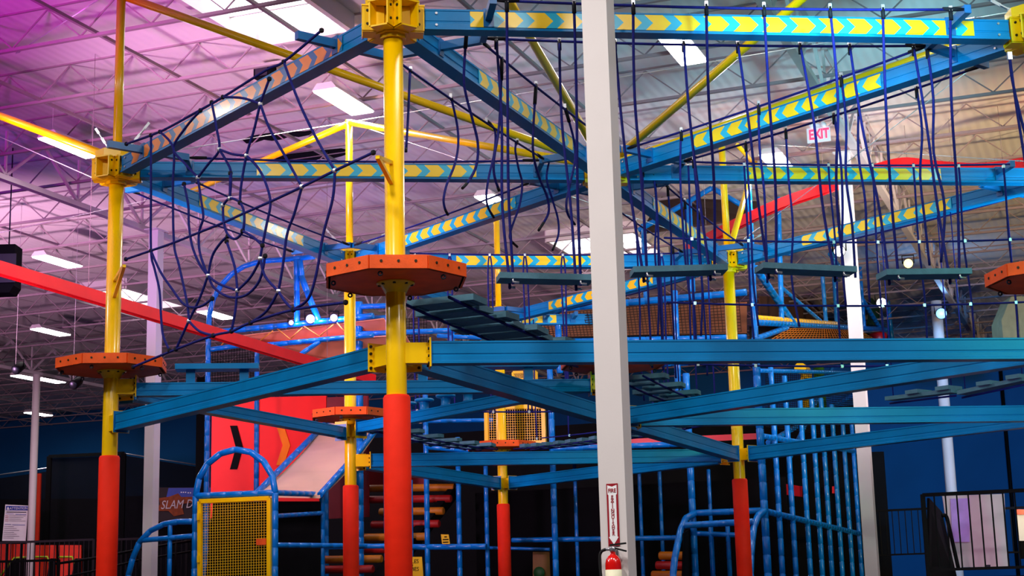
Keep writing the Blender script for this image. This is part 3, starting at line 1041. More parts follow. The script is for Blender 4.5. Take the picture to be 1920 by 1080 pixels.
# --- spider net between left post and front post
nW = perp('F1', 'L')
sideW = 1 if (nW.y < 0) else -1
pW = POS['F1'] + nW * sideW * .45
W = lambda x, y: on_plane(x, y, pW, nW)
NET = {
    'edge_rope': [[(237, 270), (300, 247), (360, 215), (420, 181), (500, 131), (532, 116), (603, 57)],
                  [(250, 688), (330, 655), (400, 629), (435, 621), (470, 605), (550, 581), (648, 567)],
                  [(236, 486), (283, 470), (326, 455), (373, 436), (418, 418), (455, 401), (505, 379), (565, 351), (628, 320), (700, 286)]],
    'web_rope': [[(283, 254), (283, 360), (283, 470), (290, 505), (299, 545), (302, 595), (306, 630), (318, 657)],
                 [(300, 247), (325, 278), (324, 350), (326, 455), (335, 495), (345, 540), (352, 575), (354, 602)],
                 [(283, 470), (300, 508), (322, 541), (347, 572), (375, 575), (398, 560)],
                 [(376, 207), (349, 238), (325, 278), (347, 307), (371, 333)],
                 [(397, 192), (405, 235), (411, 280), (391, 307), (371, 333)],
                 [(411, 280), (425, 303), (433, 325), (431, 372)],
                 [(411, 280), (436, 289), (462, 292)],
                 [(418, 182), (455, 184), (488, 195)],
                 [(505, 148), (495, 175), (488, 195), (476, 245), (462, 292), (452, 350), (450, 380)],
                 [(488, 195), (505, 240), (533, 290), (566, 350)],
                 [(532, 116), (560, 190), (592, 257), (628, 320)],
                 [(628, 320), (624, 372), (606, 440), (594, 510), (578, 560), (550, 580)],
                 [(462, 292), (482, 312), (497, 340), (507, 379), (500, 420), (492, 460), (488, 485)],
                 [(371, 333), (377, 375), (381, 408), (373, 436), (374, 470), (383, 500), (390, 517)],
                 [(345, 345), (353, 385), (354, 420), (360, 460), (374, 495), (390, 517)],
                 [(390, 517), (398, 480), (414, 455), (427, 443)],
                 [(390, 517), (410, 532), (445, 545)],
                 [(418, 385), (419, 412), (426, 438), (441, 448), (455, 433), (458, 402), (450, 380), (431, 372), (418, 385)],
                 [(445, 545), (468, 522), (484, 495), (488, 485)],
                 [(445, 545), (441, 585), (434, 621)],
                 [(390, 517), (375, 558), (354, 602), (330, 655)],
                 [(488, 485), (497, 518), (522, 546)],
                 [(522, 546), (530, 500), (538, 440), (552, 400), (566, 350)],
                 [(522, 546), (500, 583), (470, 605)], [(522, 546), (535, 566), (550, 581)],
                 [(354, 602), (374, 621), (400, 629)],
                 [(390, 517), (402, 540), (430, 557), (462, 553), (487, 525), (497, 480)],
                 [(425, 453), (440, 500), (445, 545)], [(431, 372), (432, 325)], [(455, 433), (475, 445), (492, 460)]]}
t = thing('spider_net', 'navy spider web rope net hanging between left post and front post', 'rope net', W(237, 270))
nodes = {}
for nm, lst in NET.items():
    for pl in lst:
        part(t, nm, MB().tube(smooth_path([W(*q) for q in pl], 5), RR_, 7), M_rope)
        for q in (pl[0], pl[-1]): nodes[q] = nodes.get(q, 0) + 1
for q, k_ in nodes.items():
    part(t, 'knot', MB().lathe([(.008, -.022), (.02, -.014), (.022, 0), (.02, .014), (.008, .022)], W(*q), 8), M_clip if k_ > 1 else M_ropeblack)
for q in ((240, 485), (697, 286)):                # yellow rope brackets on the two posts
    key = 'L' if q[0] < 400 else 'F1'
    pc = POS[key]; e = W(*q); base = V3((pc.x, pc.y, e.z)); dd = (e - base).normalized() if (e - base).length > .01 else V3((1, 0, 0))
    m = MB(); m.bar(base + dd * .05 + EZ * .05, base + (e - base) * .75, .035, .03); m.bar(base + dd * .05 - EZ * .14, base + (e - base) * .75, .035, .03)
    part(POLES[key], 'rope_bracket', m, M_yellow)


# --- plank bridges
def plank_bridge(a, b, label, n=9, length=.62, width=.16, zig=0.0, f0=.13, f1=.87, group='plank bridges', tilt=0.0):
    p = POS[a]; q = POS[b]; d = hdir(a, b); nn = perp(a, b)
    z = Z_PLAT + .03
    t = thing('plank_bridge', label, 'bridge', p + d * .7 + EZ * z, group)
    pm = None
    L_ = (q - p).length
    for i in range(n):
        f = f0 + (f1 - f0) * (i + .5) / n
        dz = -.1 * 4 * f * (1 - f)
        c = p + d * L_ * f + nn * (zig * (1 if i % 2 else -1)) + EZ * (z + dz) - (p + d * .7 + EZ * z)
        if pm is None:
            m = MB().box((0, 0, 0), width, length, .055)
            m.box((0, length * .38, -.03), width * .7, .03, .02); m.box((0, -length * .38, -.03), width * .7, .03, .02)
            pm = part(t, 'plank', m, M_plank, local=True)
            pm.location = c; pm.rotation_euler = (0, tilt, math.atan2(d.y, d.x))
        else:
            share(t, pm, c, math.atan2(d.y, d.x) + random.uniform(-.05, .05)).rotation_euler.y = tilt + random.uniform(-.06, .06)
    for sg in (-1, 1):
        o_ = nn * sg * (length * .36)
        pts = [p + d * L_ * (f0 - .03 + (f1 - f0 + .06) * i / 10) + o_ + EZ * (z - .035 - .1 * 4 * (f0 + (f1 - f0) * i / 10) * (1 - (f0 + (f1 - f0) * i / 10))) for i in range(11)]
        part(t, 'carrier_rope', MB().tube(pts, .014, 6), M_rope)
    return t


plank_bridge('F1', 'C', 'bridge of grey blue planks from the front platform to the white column', 11, .64, .3, .05)
plank_bridge('CR', 'FAR', 'far bridge of staggered grey planks from the rear left platform', 12, .42, .2, .16)
plank_bridge('FAR', 'RR', 'far bridge of dark planks right of the farthest platform', 14, .5, .14)
plank_bridge('C', 'RR', 'bridge of grey planks dropping right behind the white column', 12, .5, .2, .12)
# long plank steps at the right, slung between the rear right post and the right edge
nP = perp('RR', 'R')
for i, (x0, y0, x1, y1, lb) in enumerate(((1668, 748, 1792, 733, 'grey plank step hung low before the round column'), (1803, 737, 1925, 711, 'grey plank step hung low at the right edge'))):
    p = on_plane(x0, y0, POS['RR'], nP); q = on_plane(x1, y1, POS['RR'], nP)
    t = thing('plank_step', lb, 'step', p, 'low plank steps')
    part(t, 'plank', MB().bar(p, q, .2, .05), M_plank)
    for f in (.45, .9): part(t, 'cleat', MB().box(p.lerp(q, f) + EZ * .04, .2, .3, .05, hdir('RR', 'R'), nP), M_plank)
    part(t, 'carrier_rope', MB().tube([p - EZ * .06, q - EZ * .06], .014, 6), M_rope)
    for f in (.06, .94):
        c = p.lerp(q, f); part(t, 'hanger_rope', MB().tube([c, V3((c.x, c.y, Z_HUB - .09))], .008, 6), M_rope)


# --- raised benches and stepping discs on the beams under the platforms
def bench(a, b, px0, px1, z, label):
    f0, f1 = frac_of(a, b, px0, z), frac_of(a, b, px1, z)
    p = POS[a].lerp(POS[b], f0) + EZ * z; q = POS[a].lerp(POS[b], f1) + EZ * z
    d = hdir(a, b)
    t = thing('raised_bench', label, 'bench', (p + q) / 2 - EZ * .2, 'raised balance benches')
    part(t, 'top', MB().bar(p, q, .26, .06), M_beam)
    for f in (.18, .82):
        c = p.lerp(q, f)
        zb = Z_A - .035 + .0725
        part(t, 'leg', MB().box(V3((c.x, c.y, (c.z + zb) / 2)), .1, .1, c.z - zb, d, EZ.cross(d)), M_beam)


bench('L', 'C', 330, 486, ZC + 2.66, 'raised blue bench on the beam right of the left platform')
bench('L', 'C', 735, 1045, ZC + 2.66, 'raised blue bench right of the front post below the long beam')
for i, (px, lb) in enumerate(((764, 'round stepping disc hidden mostly behind the front post padding'), (796, 'round blue stepping disc, first right of the front post'), (836, 'round blue stepping disc, second right of the front post'), (878, 'round blue stepping disc, third right of the front post'))):
    f = frac_of('CR', 'C', px, Z_A)
    c = POS['CR'].lerp(POS['C'], f)
    zb = Z_A + .03 + .0725
    t = thing('stepping_disc', lb, 'disc', V3((c.x, c.y, zb)), 'stepping discs on the rear beam')
    part(t, 'stem', MB().lathe([(.075, 0), (.06, .02), (.06, .09), (.085, .12)], V3((c.x, c.y, zb)), 14), M_beam)
    part(t, 'tread', MB().lathe([(.1, .11), (.13, .12), (.13, .145), (.115, .152)], V3((c.x, c.y, zb)), 16), M_beam)

# --- red sky rail
m = MB()


def track(ptsw, label, sz=(.11, .16)):
    pts = smooth_path(ptsw, 6)
    t = thing('sky_rail', label, 'rail', pts[0], 'red sky rail track')
    m = MB()
    n = len(pts); vs = []
    for i, p in enumerate(pts):
        d = (pts[min(i + 1, n - 1)] - pts[max(i - 1, 0)]).normalized()
        s = d.cross(EZ).normalized(); u = s.cross(d)
        for a, b in ((-1, -1), (1, -1), (1, 1), (-1, 1)):
            vs.append(p + s * a * sz[0] / 2 + u * b * sz[1] / 2)
    fs = [(0, 1, 2, 3), tuple(range(4 * n - 4, 4 * n))]
    for i in range(n - 1):
        for j in range(4): fs.append((4 * i + j, 4 * i + (j + 1) % 4, 4 * i + 4 + (j + 1) % 4, 4 * i + 4 + j))
    m._add(vs, fs)
    part(t, 'rail_body', m, M_redrail)
    m = MB().tube([p - EZ * (sz[1] / 2 + .012) for p in pts], .014, 6)
    part(t, 'runner_lip', m, M_redrail)
    for k_ in range(3, n - 2, 7):
        part(t, 'hanger_rod', MB().tube([pts[k_] + EZ * sz[1] / 2, V3((pts[k_].x, pts[k_].y, ZD))], .004, 5), M_joist)


track([at_y(-330, 410, 17.6), at_y(-60, 487, 19.6), at_y(0, 503, 20), at_y(200, 563, 22), at_y(400, 624, 24.3), at_y(590, 681, 26.6), at_y(700, 712, 28)], 'straight red track sloping down from the left edge behind the left post', (.12, .17))
track([at_y(1290, 468, 27), at_y(1372, 425, 26.3), at_y(1465, 382, 25.8), at_y(1560, 349, 25.4), at_y(1625, 322, 25.8), at_y(1690, 306, 26.2), at_y(1760, 312, 26), at_y(1840, 316, 25.5), at_y(1920, 306, 25), at_y(1990, 292, 24.5), at_y(2150, 270, 24.0), at_y(2350, 262, 23.5)], 'curving red track at upper right near the exit sign', (.13, .17))

# ================================================================ soft play structure (stands square to the building)
PK = at_y(1430, 900, 26.2); PK.z = 0


def PF(px, py, t=0.0):
    return on_plane(px, py, PK + BU * t, BU)


def PS(px, py, s=0.0):
    return on_plane(px, py, PK - BV * s, BV)


def down(p, z=0.0):
    return V3((p.x, p.y, z))


def pipe(parent, pts, name='rail', r=.052, m=None, smooth=False, seg=.3):
    if smooth: pts = smooth_path(pts, 6)
    return part(parent, name, padded(MB(), pts, r, seg), m or M_pipe)


def net(parent, c, nx, ny, r, m, name='net'):
    """corner points c[0..3]; cords both ways"""
    b = MB()
    for i in range(nx + 1):
        f = i / nx; b.bar(c[0].lerp(c[1], f), c[3].lerp(c[2], f), r, r, (0.3, 1, .2))
    for i in range(ny + 1):
        f = i / ny; b.bar(c[0].lerp(c[3], f), c[1].lerp(c[2], f), r, r, (0.3, 1, .2))
    return part(parent, name, b, m, kind='stuff')


def slab(c, n, th):
    n = V3(n).normalized() * th
    return MB().hexa([c[0], c[1], c[2], c[3], c[0] + n, c[1] + n, c[2] + n, c[3] + n])


# --- tower with the blue arch at the left
T = thing('play_tower', 'tall blue pipe tower with rounded arch behind the spider net', 'climbing frame', down(PF(392, 1000)))
a0 = PF(391, 620)
pipe(T, [down(a0), a0], 'post')
pipe(T, [PF(391, 620), PF(393, 588), PF(402, 556), PF(420, 528), PF(450, 503), PF(490, 490), PF(530, 487), PF(590, 481)], 'arch', smooth=True)
pipe(T, [PF(557, 605), PF(556, 487)], 'post', .058)
pipe(T, [PF(562, 488), PF(566, 520), PF(598, 602)], 'brace', .062, smooth=True)
pipe(T, [PF(412, 622), PF(545, 609), PF(700, 592)], 'rail', .058)
pipe(T, [PF(490, 648), PF(700, 628)], 'rail', .05)
pipe(T, [PF(396, 655), PF(470, 645)], 'rail', .05)
pipe(T, [down(PF(483, 700, .6)), PF(482, 640, .6)], 'post', .05)
pipe(T, [PF(560, 667), PF(600, 640)], 'brace', .045)
pipe(T, [PF(515, 648), PF(558, 666)], 'brace', .035)
pipe(T, [down(PF(673, 700, .4)), PF(673, 566, .4)], 'post', .075)
pipe(T, [PF(673, 575, .4), PF(760, 572, .4)], 'rail')
pipe(T, [PF(673, 598, .4), PF(760, 594, .4)], 'rail')
pipe(T, [PF(673, 626, .4), PF(900, 618, .4)], 'rail')
net(T, [PF(398, 655, .1), PF(480, 648, .6), PF(480, 740, .6), PF(398, 745, .1)], 16, 18, .008, M_black)
net(T, [PF(682, 600, .7), PF(800, 596, .7), PF(800, 690, .7), PF(682, 690, .7)], 22, 16, .008, M_black)
# salmon canopy with orange lacing
Tc = thing('canopy', 'salmon pink sloping canopy with orange lacing under the purple lamps', 'canopy', PF(560, 640, .3))
cc = [PF(440, 632, .15), PF(720, 598, .15), PF(760, 662, 1.6), PF(500, 655, 1.6)]
part(Tc, 'fabric', slab(cc, (0, .3, 1), .02), M_salmon)
cc2 = [PF(470, 650, .2), PF(760, 628, .2), PF(800, 700, 2.0), PF(560, 668, 2.0)]
part(Tc, 'lower_fabric', slab(cc2, (0, .3, 1), .02), M_salmon)
for x0, x1, u in ((415, 432, 0), (432, 486, 1), (486, 512, 0), (520, 545, 1), (545, 567, 0), (570, 600, 1), (600, 625, 0), (632, 650, 1)):
    ya = 622 - (x0 - 412) * .104; yb = 648 - (x1 - 490) * .095
    p = PF(x0 if u else x1, ya + 6, -.07); q = PF(x1 if u else x0, yb - 6, -.07)
    part(Tc, 'lacing', MB().tube([p, q], .012, 6), M_orangenet)

# --- purple and stage spots
M_spotp = mat('violet_lamp_glow', (.02, .02, .05), .5, emit=(0.62, 0.55, 1.0), estr=1.6)
M_spotw = mat('white_lamp_glow', (1, 1, 1), .5, emit=(1.0, 0.97, 0.85), estr=4)
M_spoty = mat('warm_lamp_glow', (.05, .03, 0), .5, emit=(1.0, 0.82, 0.3), estr=2)
M_spotb = mat('blue_lamp_glow', (0, .02, .05), .5, emit=(0.25, 0.6, 1.0), estr=1.6)


def stage_spot(p, r, m, label, color, power, tgt=None):
    p = V3(p)
    d = ((V3(tgt) if tgt else CAM) - p).normalized()
    t = thing('stage_spot', label, 'spotlight', p, 'stage spotlights')
    part(t, 'can', MB().lathe([(r * .55, -.28), (r * .9, -.24), (r * 1.05, -.05), (r * 1.08, 0), (r * .98, -.005)], p, 14, d), M_black)
    part(t, 'lens', MB().lathe([(r * .2, .03), (r * .75, .018), (r * .95, .002), (r * .9, -.004)][::-1], p, 14, d), m)
    s = d.cross(EZ).normalized()
    ym = MB().tube([p + s * r * 1.15 - d * .12, p + s * r * 1.2 + EZ * r * 1.7 - d * .12, p - s * r * 1.2 + EZ * r * 1.7 - d * .12, p - s * r * 1.15 - d * .12], .012, 6)
    part(t, 'yoke', ym, M_black)
    if not power: return t
    l = bpy.data.lights.new('spot_light', 'POINT'); l.energy = power; l.color = color; l.shadow_soft_size = r * .8
    o = bpy.data.objects.new('spot_light', l); COL.objects.link(o); o.parent = t; o.location = d * (.08 + r)
    return t


stage_spot(PF(546, 605, -.1), .05, M_spotp, 'leftmost small violet lamp on the canopy rail', (.4, .3, 1), 12)
stage_spot(PF(582, 598, -.1), .09, M_spotp, 'middle violet lamp, biggest on the canopy rail', (.4, .3, 1), 35)
stage_spot(PF(626, 596, -.1), .075, M_spotp, 'violet lamp on the canopy rail nearest the rear left post', (.4, .3, 1), 25)
stage_spot(at_y(1574, 471, 24.2), .09, M_spotw, 'bright white spotlight on the square column at right', (1, .95, .85), 10)
_t = stage_spot(at_y(1653, 568, 25.5), .085, M_spotw, 'bright white spotlight low right of the square column', (1, .95, .85), 10)
_p = at_y(1653, 568, 25.5); part(_t, 'hanger_pole', MB().tube([_p + EZ * .1, V3((_p.x, _p.y, ZD))], .006, 5), M_white)
stage_spot(at_y(1703, 494, 27), .085, M_spoty, 'warm yellow spotlight hanging right of the square column', (1, .75, .3), 10)
stage_spot(at_y(1765, 588, 36.6), .13, M_spotb, 'blue spotlight on the round column at right', (.2, .5, 1), 40)
for px, py, lb in ((29, 694, 'dark unlit spotlight under the roof at far left'), (137, 722, 'dark unlit spotlight below the left platform')):
    p = at_y(px, py, 30)
    t = stage_spot(p, .09, M_steel, lb, (1, 1, 1), 0.0, (p.x - 2, p.y - 6, 2))
    part(t, 'hanger_pole', MB().tube([p + EZ * .12, V3((p.x, p.y, ZD))], .004, 5), M_white)

# --- red printed wall behind the slide
Tp = thing('printed_wall', 'bright red wall panels printed with black and orange arrows', 'wall panel', down(PF(500, 900, 2.0)))
xs = (397, 487, 612, 690)
for i in range(3):
    c = [PF(xs[i] + .6, 935, 2.0), PF(xs[i + 1] - .6, 932, 2.0), PF(xs[i + 1] - .6, 742, 2.0), PF(xs[i] + .6, 745, 2.0)]
    c[0] = V3((c[3].x, c[3].y, c[0].z - .4)); c[1] = V3((c[2].x, c[2].y, c[0].z))
    part(Tp, 'panel', slab(c, BU, .05), M_redpanel if i < 2 else M_maroon)


def arrow(px, py0, py1, wd, tip, m, label):
    pm = (py0 + py1) / 2
    P = [(px, py0), (px + wd, py0), (px + wd + tip, pm), (px + wd, py1), (px, py1), (px + tip, pm)]
    w3 = [PF(x, y, 1.985) for x, y in P]
    b = MB()
    n = BU * .012
    b.hexa([w3[0], w3[1], w3[2], w3[5], w3[0] + n, w3[1] + n, w3[2] + n, w3[5] + n])
    b.hexa([w3[5], w3[2], w3[3], w3[4], w3[5] + n, w3[2] + n, w3[3] + n, w3[4] + n])
    part(Tp, 'printed_arrow', b, m, label)


arrow(431, 798, 880, 13, 11, M_black, 'black arrow print')
arrow(518, 798, 872, 14, 12, M_chevor, 'orange arrow print')

# --- slide
Ts = thing('slide', 'wide beige slide with blue padded edges beside the red wall', 'slide', down(PF(540, 920, -1.0)))
LL, LR = PF(480, 926, -1.4), PF(600, 928, -1.4)
UL, UR = PF(612, 792, 1.4), PF(722, 783, 1.4)
b = MB(); rows = 8
for i in range(rows):
    f0, f1 = i / rows, (i + 1) / rows
    dz = lambda f: EZ * (-.12 * math.sin(math.pi * f))
    c = [LL.lerp(UL, f0) + dz(f0), LR.lerp(UR, f0) + dz(f0), LR.lerp(UR, f1) + dz(f1), LL.lerp(UL, f1) + dz(f1)]
    b.hexa([q - EZ * .06 for q in c] + c)
part(Ts, 'chute', b, M_tan)
pipe(Ts, [LL, UL], 'edge_rail', .06)
pipe(Ts, [LR, LR.lerp(UR, .5) - EZ * .05, UR], 'edge_rail', .06)
pipe(Ts, [UL, UR, PF(760, 781, 1.4)], 'top_rail', .055)
part(Ts, 'landing', slab([UL, PF(790, 788, 1.4), PF(800, 782, 3.0), PF(640, 790, 3.0)], EZ, -.06), M_tan)
for q in (UL, UR): pipe(Ts, [down(q), q - EZ * .05], 'support_post', .045)

# --- entrance gate with arch and yellow mesh panel
TG = -3.0
Tg = thing('entrance_gate', 'blue arched entrance cage with a yellow framed mesh panel', 'gate', down(PF(440, 1000, TG)))
gl, gr_ = PF(367, 930, TG), PF(516, 924, TG)
for q in (gl, gr_): pipe(Tg, [down(q), q], 'post', .055)
arc = []
c0 = (gl + gr_) / 2; hw = (gr_ - gl) / 2; hh = PF(440, 843, TG).z - c0.z
for i in range(17):
    th = math.pi * (1 - i / 16); arc.append(c0 + hw * math.cos(th) + EZ * (hh * math.sin(th)))
pipe(Tg, arc, 'arch', .055)
pipe(Tg, [gl, gr_], 'rail', .055)
bk = PF(604, 927, -.9)
bl = PF(520, 935, -.9)
pipe(Tg, [gr_, bk], 'rail', .05)
pipe(Tg, [down(bk), bk], 'post', .05)
pipe(Tg, [PF(516, 968, TG), PF(604, 962, -.9)], 'rail', .04)
pipe(Tg, [PF(516, 1022, TG), PF(700, 1024, -.5)], 'rail', .045)
pipe(Tg, [PF(604, 1026, -.9), PF(760, 1023, -.5)], 'rail', .045)
fr0 = [PF(375, 1130, TG - .06), PF(505, 1124, TG - .06), PF(505, 934, TG - .06), PF(375, 940, TG - .06)]
tgm = part(Tg, 'mesh_frame', MB().bar(fr0[0], fr0[1], .06, .07).bar(fr0[1], fr0[2], .06, .07).bar(fr0[2] + EZ * .0, fr0[3], .06, .07).bar(fr0[3], fr0[0], .06, .07), M_yellow, 'yellow frame')
o_ = net(Tg, fr0, 27, 38, .0055, M_yellow, 'wire_mesh'); o_['label'] = 'yellow wire mesh'
for py in (969, 1048):
    q = PF(373, py, TG - .09); part(Tg, 'hinge', MB().box(q, .05, .05, .12, BV, BU), M_yellow)
part(Tg, 'latch_plate', MB().box(PF(490, 1016, TG - .09), .18, .03, .1, BV, BU), M_orange)
part(Tg, 'dark_back', slab([PF(380, 1135, -1.0), PF(600, 1135, -1.0), PF(600, 940, -1.0), PF(400, 940, -1.0)], BU, .03), M_black)
# outside handrail
Th = thing('handrail', 'curved blue padded handrail left of the entrance cage', 'handrail', down(PF(300, 1000, TG)))
pipe(Th, [down(PF(238, 1090, TG)), PF(240, 1090, TG), PF(248, 1050, TG), PF(262, 1016, TG), PF(284, 994, TG), PF(318, 980, TG), PF(362, 978, TG)], 'top_rail', .05, smooth=True)
pipe(Th, [PF(268, 1013, TG), PF(362, 1005, TG)], 'rail', .045)
pipe(Th, [down(PF(319, 1000, TG)), PF(319, 984, TG)], 'post', .04)

# --- roller climber
Tr = thing('roller_climber', 'sloping climber of red and yellow foam rollers in the dark', 'climber', down(PF(720, 1000, 1.5)))
RL = [(690, 852, 915, 2.4), (690, 846, 936, 2.1), (712, 832, 959, 1.8), (697, 824, 983, 1.5), (683, 801, 1007, 1.2), (650, 770, 1030, .9), (582, 716, 1049, .6), (566, 700, 1068, .3)]
for i, (x0, x1, y, t_) in enumerate(RL):
    p, q = PF(x0, y + 1, t_), PF(x1, y - 1, t_); d = (q - p).normalized()
    m = MB().tube([p, p + d * .015, q - d * .015, q], [.06, .075, .075, .06], 14)
    part(Tr, 'roller', m, M_rollery if i % 2 == 0 else M_rollerr)
part(Tr, 'side_board', MB().hexa([PF(860, 905, 2.5), PF(850, 905, 2.5), PF(690, 1085, .2), PF(720, 1085, .2)] + [PF(860, 930, 2.6), PF(850, 930, 2.6), PF(690, 1110, .3), PF(720, 1110, .3)]), M_black)
part(Tr, 'top_board', slab([PF(664, 926, 3.0), PF(800, 912, 3.0), PF(800, 868, 3.0), PF(664, 862, 3.0)], BU, .05), M_maroon)

# --- main frame: front grid
Tm = thing('play_structure', 'large blue padded pipe frame with dark netting filling the middle background', 'climbing frame', down(PF(1030, 1000)))
for x, y0, r, t_ in ((797, 705, .05, 0), (858, 820, .048, .1), (910, 850, .042, .3), (1031, 690, .055, 0), (1077, 870, .035, 1.5), (1286, 700, .06, 0), (1198, 880, .035, 1.5), (1236, 880, .035, 1.5), (1328, 880, .035, 1.5), (771, 900, .03, 1.0)):
    q = PF(x, y0, t_); pipe(Tm, [down(q), q], 'post', r)
for x0, y0, x1, y1, r, t_ in ((720, 1026, 912, 1025, .055, 0), (960, 1013, 1290, 1008, .045, .2), (912, 1027, 1031, 1030, .03, .6), (800, 838, 880, 845, .05, 0), (800, 790, 1031, 786, .04, 1), (1031, 842, 1290, 832, .05, 0),
                              (1050, 690, 1290, 680, .05, 0)):
    pipe(Tm, [PF(x0, y0, t_), PF(x1, y1, t_)], 'rail', r)
c = [bld(0, 0)] * 4
bp0 = PK + BU * 10.6
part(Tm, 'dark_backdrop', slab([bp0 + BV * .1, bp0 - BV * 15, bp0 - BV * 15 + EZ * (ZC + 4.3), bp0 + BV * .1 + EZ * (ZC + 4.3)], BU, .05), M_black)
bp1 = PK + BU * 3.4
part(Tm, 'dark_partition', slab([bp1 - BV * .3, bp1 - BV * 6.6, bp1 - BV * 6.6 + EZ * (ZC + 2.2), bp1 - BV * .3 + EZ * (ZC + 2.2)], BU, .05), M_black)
# floors of the upper levels, red edge pads
part(Tm, 'deck_pad', slab([PF(800, 868, .1), PF(1420, 842, .1), PF(1400, 850, 3.2), PF(820, 872, 3.2)], EZ, .05), M_black)
part(Tm, 'red_edge_net', MB().bar(PF(1031, 835, .05), PF(1420, 818, .05), .03, .1), M_redrail)
# yellow mesh window
Tw = thing('mesh_window', 'yellow framed mesh window behind the farthest yellow post', 'window', PF(966, 800, -.06))
wq = [PF(913, 832, .06), PF(1021, 830, .06), PF(1019, 762, .06), PF(912, 764, .06)]
m = MB()
for i in range(4): m.bar(wq[i], wq[(i + 1) % 4], .06, .07)
part(Tw, 'frame', m, M_yellow)
part(Tw, 'dark_backing', slab([q + BU * .3 for q in wq], BU, .02), M_black)
net(Tw, wq, 24, 15, .005, M_yellow, 'wire_mesh')
wq = [PF(962, 712, .5), PF(1006, 711, .5), PF(1006, 697, .5), PF(962, 698, .5)]
m = MB()
for i in range(4): m.bar(wq[i], wq[(i + 1) % 4], .04, .04)
part(Tw, 'upper_frame', m, M_yellow)
net(Tw, wq, 16, 5, .007, M_yellow, 'wire_mesh')

# --- upper storeys right of the front post: nets, rails, gable
Tu = thing('upper_deck', 'upper storey of the play structure with brown nets behind the ropes', 'climbing frame', PF(1180, 620))
for x0, y0, x1, y1, r, t_ in ((1000, 583, 1400, 548, .06, 0), (1060, 640, 1400, 632, .05, 0), (820, 630, 1060, 640, .04, .5), (1197, 432, 1335, 352, .05, 1.5), (1335, 352, 1420, 402, .05, 1.5), (1000, 618, 1060, 575, .04, .5)):
    pipe(Tu, [PF(x0, y0, t_), PF(x1, y1, t_)], 'rail', r)
for x, y0, y1, r, t_ in ((1273, 545, 760, .058, 0), (1050, 590, 700, .06, 0), (1297, 375, 548, .07, 1.5), (1212, 420, 560, .055, 1.5), (850, 622, 700, .05, .5)):
    pipe(Tu, [PF(x, y1, t_), PF(x - (y1 - y0) * .04, y0, t_)], 'post', r)
net(Tu, [PF(1020, 634, .1), PF(1390, 622, .1), PF(1385, 558, .1), PF(1010, 590, .1)], 56, 11, .011, M_netbrown)
part(Tu, 'tan_wall', slab([PF(900, 640, 2.5), PF(1400, 625, 2.5), PF(1400, 566, 2.5), PF(900, 588, 2.5)], BU, .03), mat('brown_panel', rgb(104, 58, 32), .9))
part(Tu, 'canopy', slab([PF(1200, 440, 1.6), PF(1420, 410, 1.6), PF(1420, 380, 3.5), PF(1240, 372, 3.5)], EZ, .03), mat('dark_brown_canopy', rgb(60, 32, 22), .9))
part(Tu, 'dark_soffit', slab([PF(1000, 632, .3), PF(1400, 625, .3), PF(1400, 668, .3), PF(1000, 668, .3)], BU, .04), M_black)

# --- right tower with braces and orange net
Tt = thing('play_tower', 'shiny blue pipe tower with diagonal braces right of the rear right post', 'climbing frame', down(PS(1420, 700)))
for x0, y0, x1, y1, r in ((1403, 345, 1424, 800, .055), (1459, 370, 1466, 612, .05), (1541, 505, 1549, 612, .045), (1556, 360, 1570, 612, .06), (1612, 500, 1620, 614, .05), (1660, 520, 1673, 640, .06)):
    pipe(Tt, [PS(x1, y1), PS(x0, y0)], 'post', r)
for x0, y0, x1, y1, r in ((1417, 503, 1490, 610, .065), (1466, 540, 1539, 602, .04), (1617, 562, 1649, 614, .06), (1556, 476, 1596, 530, .05)):
    pipe(Tt, [PS(x0, y0), PS(x1, y1)], 'brace', r)
for x0, y0, x1, y1, r in ((1417, 604, 1662, 618, .06), (1414, 636, 1476, 614, .05), (1424, 695, 1660, 700, .04)):
    pipe(Tt, [PS(x0, y0), PS(x1, y1)], 'rail', r)
pipe(Tt, [PS(1416, 596), PS(1568, 607)], 'yellow_rail', .05, M_yellow)
net(Tt, [PS(1440, 640), PS(1640, 636), PS(1610, 618), PS(1480, 616)], 34, 6, .009, M_orangenet)
part(Tt, 'red_tube_end', MB().lathe([(.05, 0), (.22, .03), (.24, .3), (.2, .34)], PS(1648, 648, .2), 16), M_redrail)
part(Tt, 'green_panel', slab([PS(1625, 610, .4), PS(1645, 610, .4), PS(1648, 530, .4), PS(1636, 530, .4)], BV, .05), mat('green_vinyl', rgb(14, 70, 20), .6))
part(Tt, 'dark_roof', slab([PS(1405, 640, .3), PS(1665, 640, .3), PS(1665, 612, 2.6), PS(1405, 612, 2.6)], EZ, -.03), M_black)
part(Tt, 'brown_back', slab([PS(1425, 610, 2.0), PS(1560, 612, 2.0), PS(1560, 560, 2.0), PS(1425, 555, 2.0)], BV, -.03), mat('brown_mesh_panel', rgb(86, 50, 30), .9))

# --- right side cage of slanting-looking uprights, along the side face
Tb = thing('side_cage', 'row of blue upright bars receding at right of the play structure', 'cage', down(PS(1520, 900)))
for x in (1430, 1457, 1482, 1509, 1531, 1549, 1568, 1587, 1604):
    q = PS(x, 900)
    pipe(Tb, [down(q), V3((q.x, q.y, PS(1430, 680).z))], 'bar', .05 if x > 1430 else .065)
pipe(Tb, [PS(1432, 958), PS(1612, 1001)], 'rail', .055)
pipe(Tb, [PS(1430, 818), PS(1612, 848)], 'rail', .05)
pipe(Tb, [PS(1440, 830, .4), PS(1600, 740, .4)], 'brace', .05)
pipe(Tb, [PS(1480, 860, .4), PS(1560, 690, .4)], 'brace', .045)
net(Tb, [PS(1436, 800, .05), PS(1604, 822, .05), PS(1604, 700, .05), PS(1436, 690, .05)], 50, 30, .008, M_black)
m_tub = mat('orange_tunnel_plastic', rgb(200, 96, 10), .35)
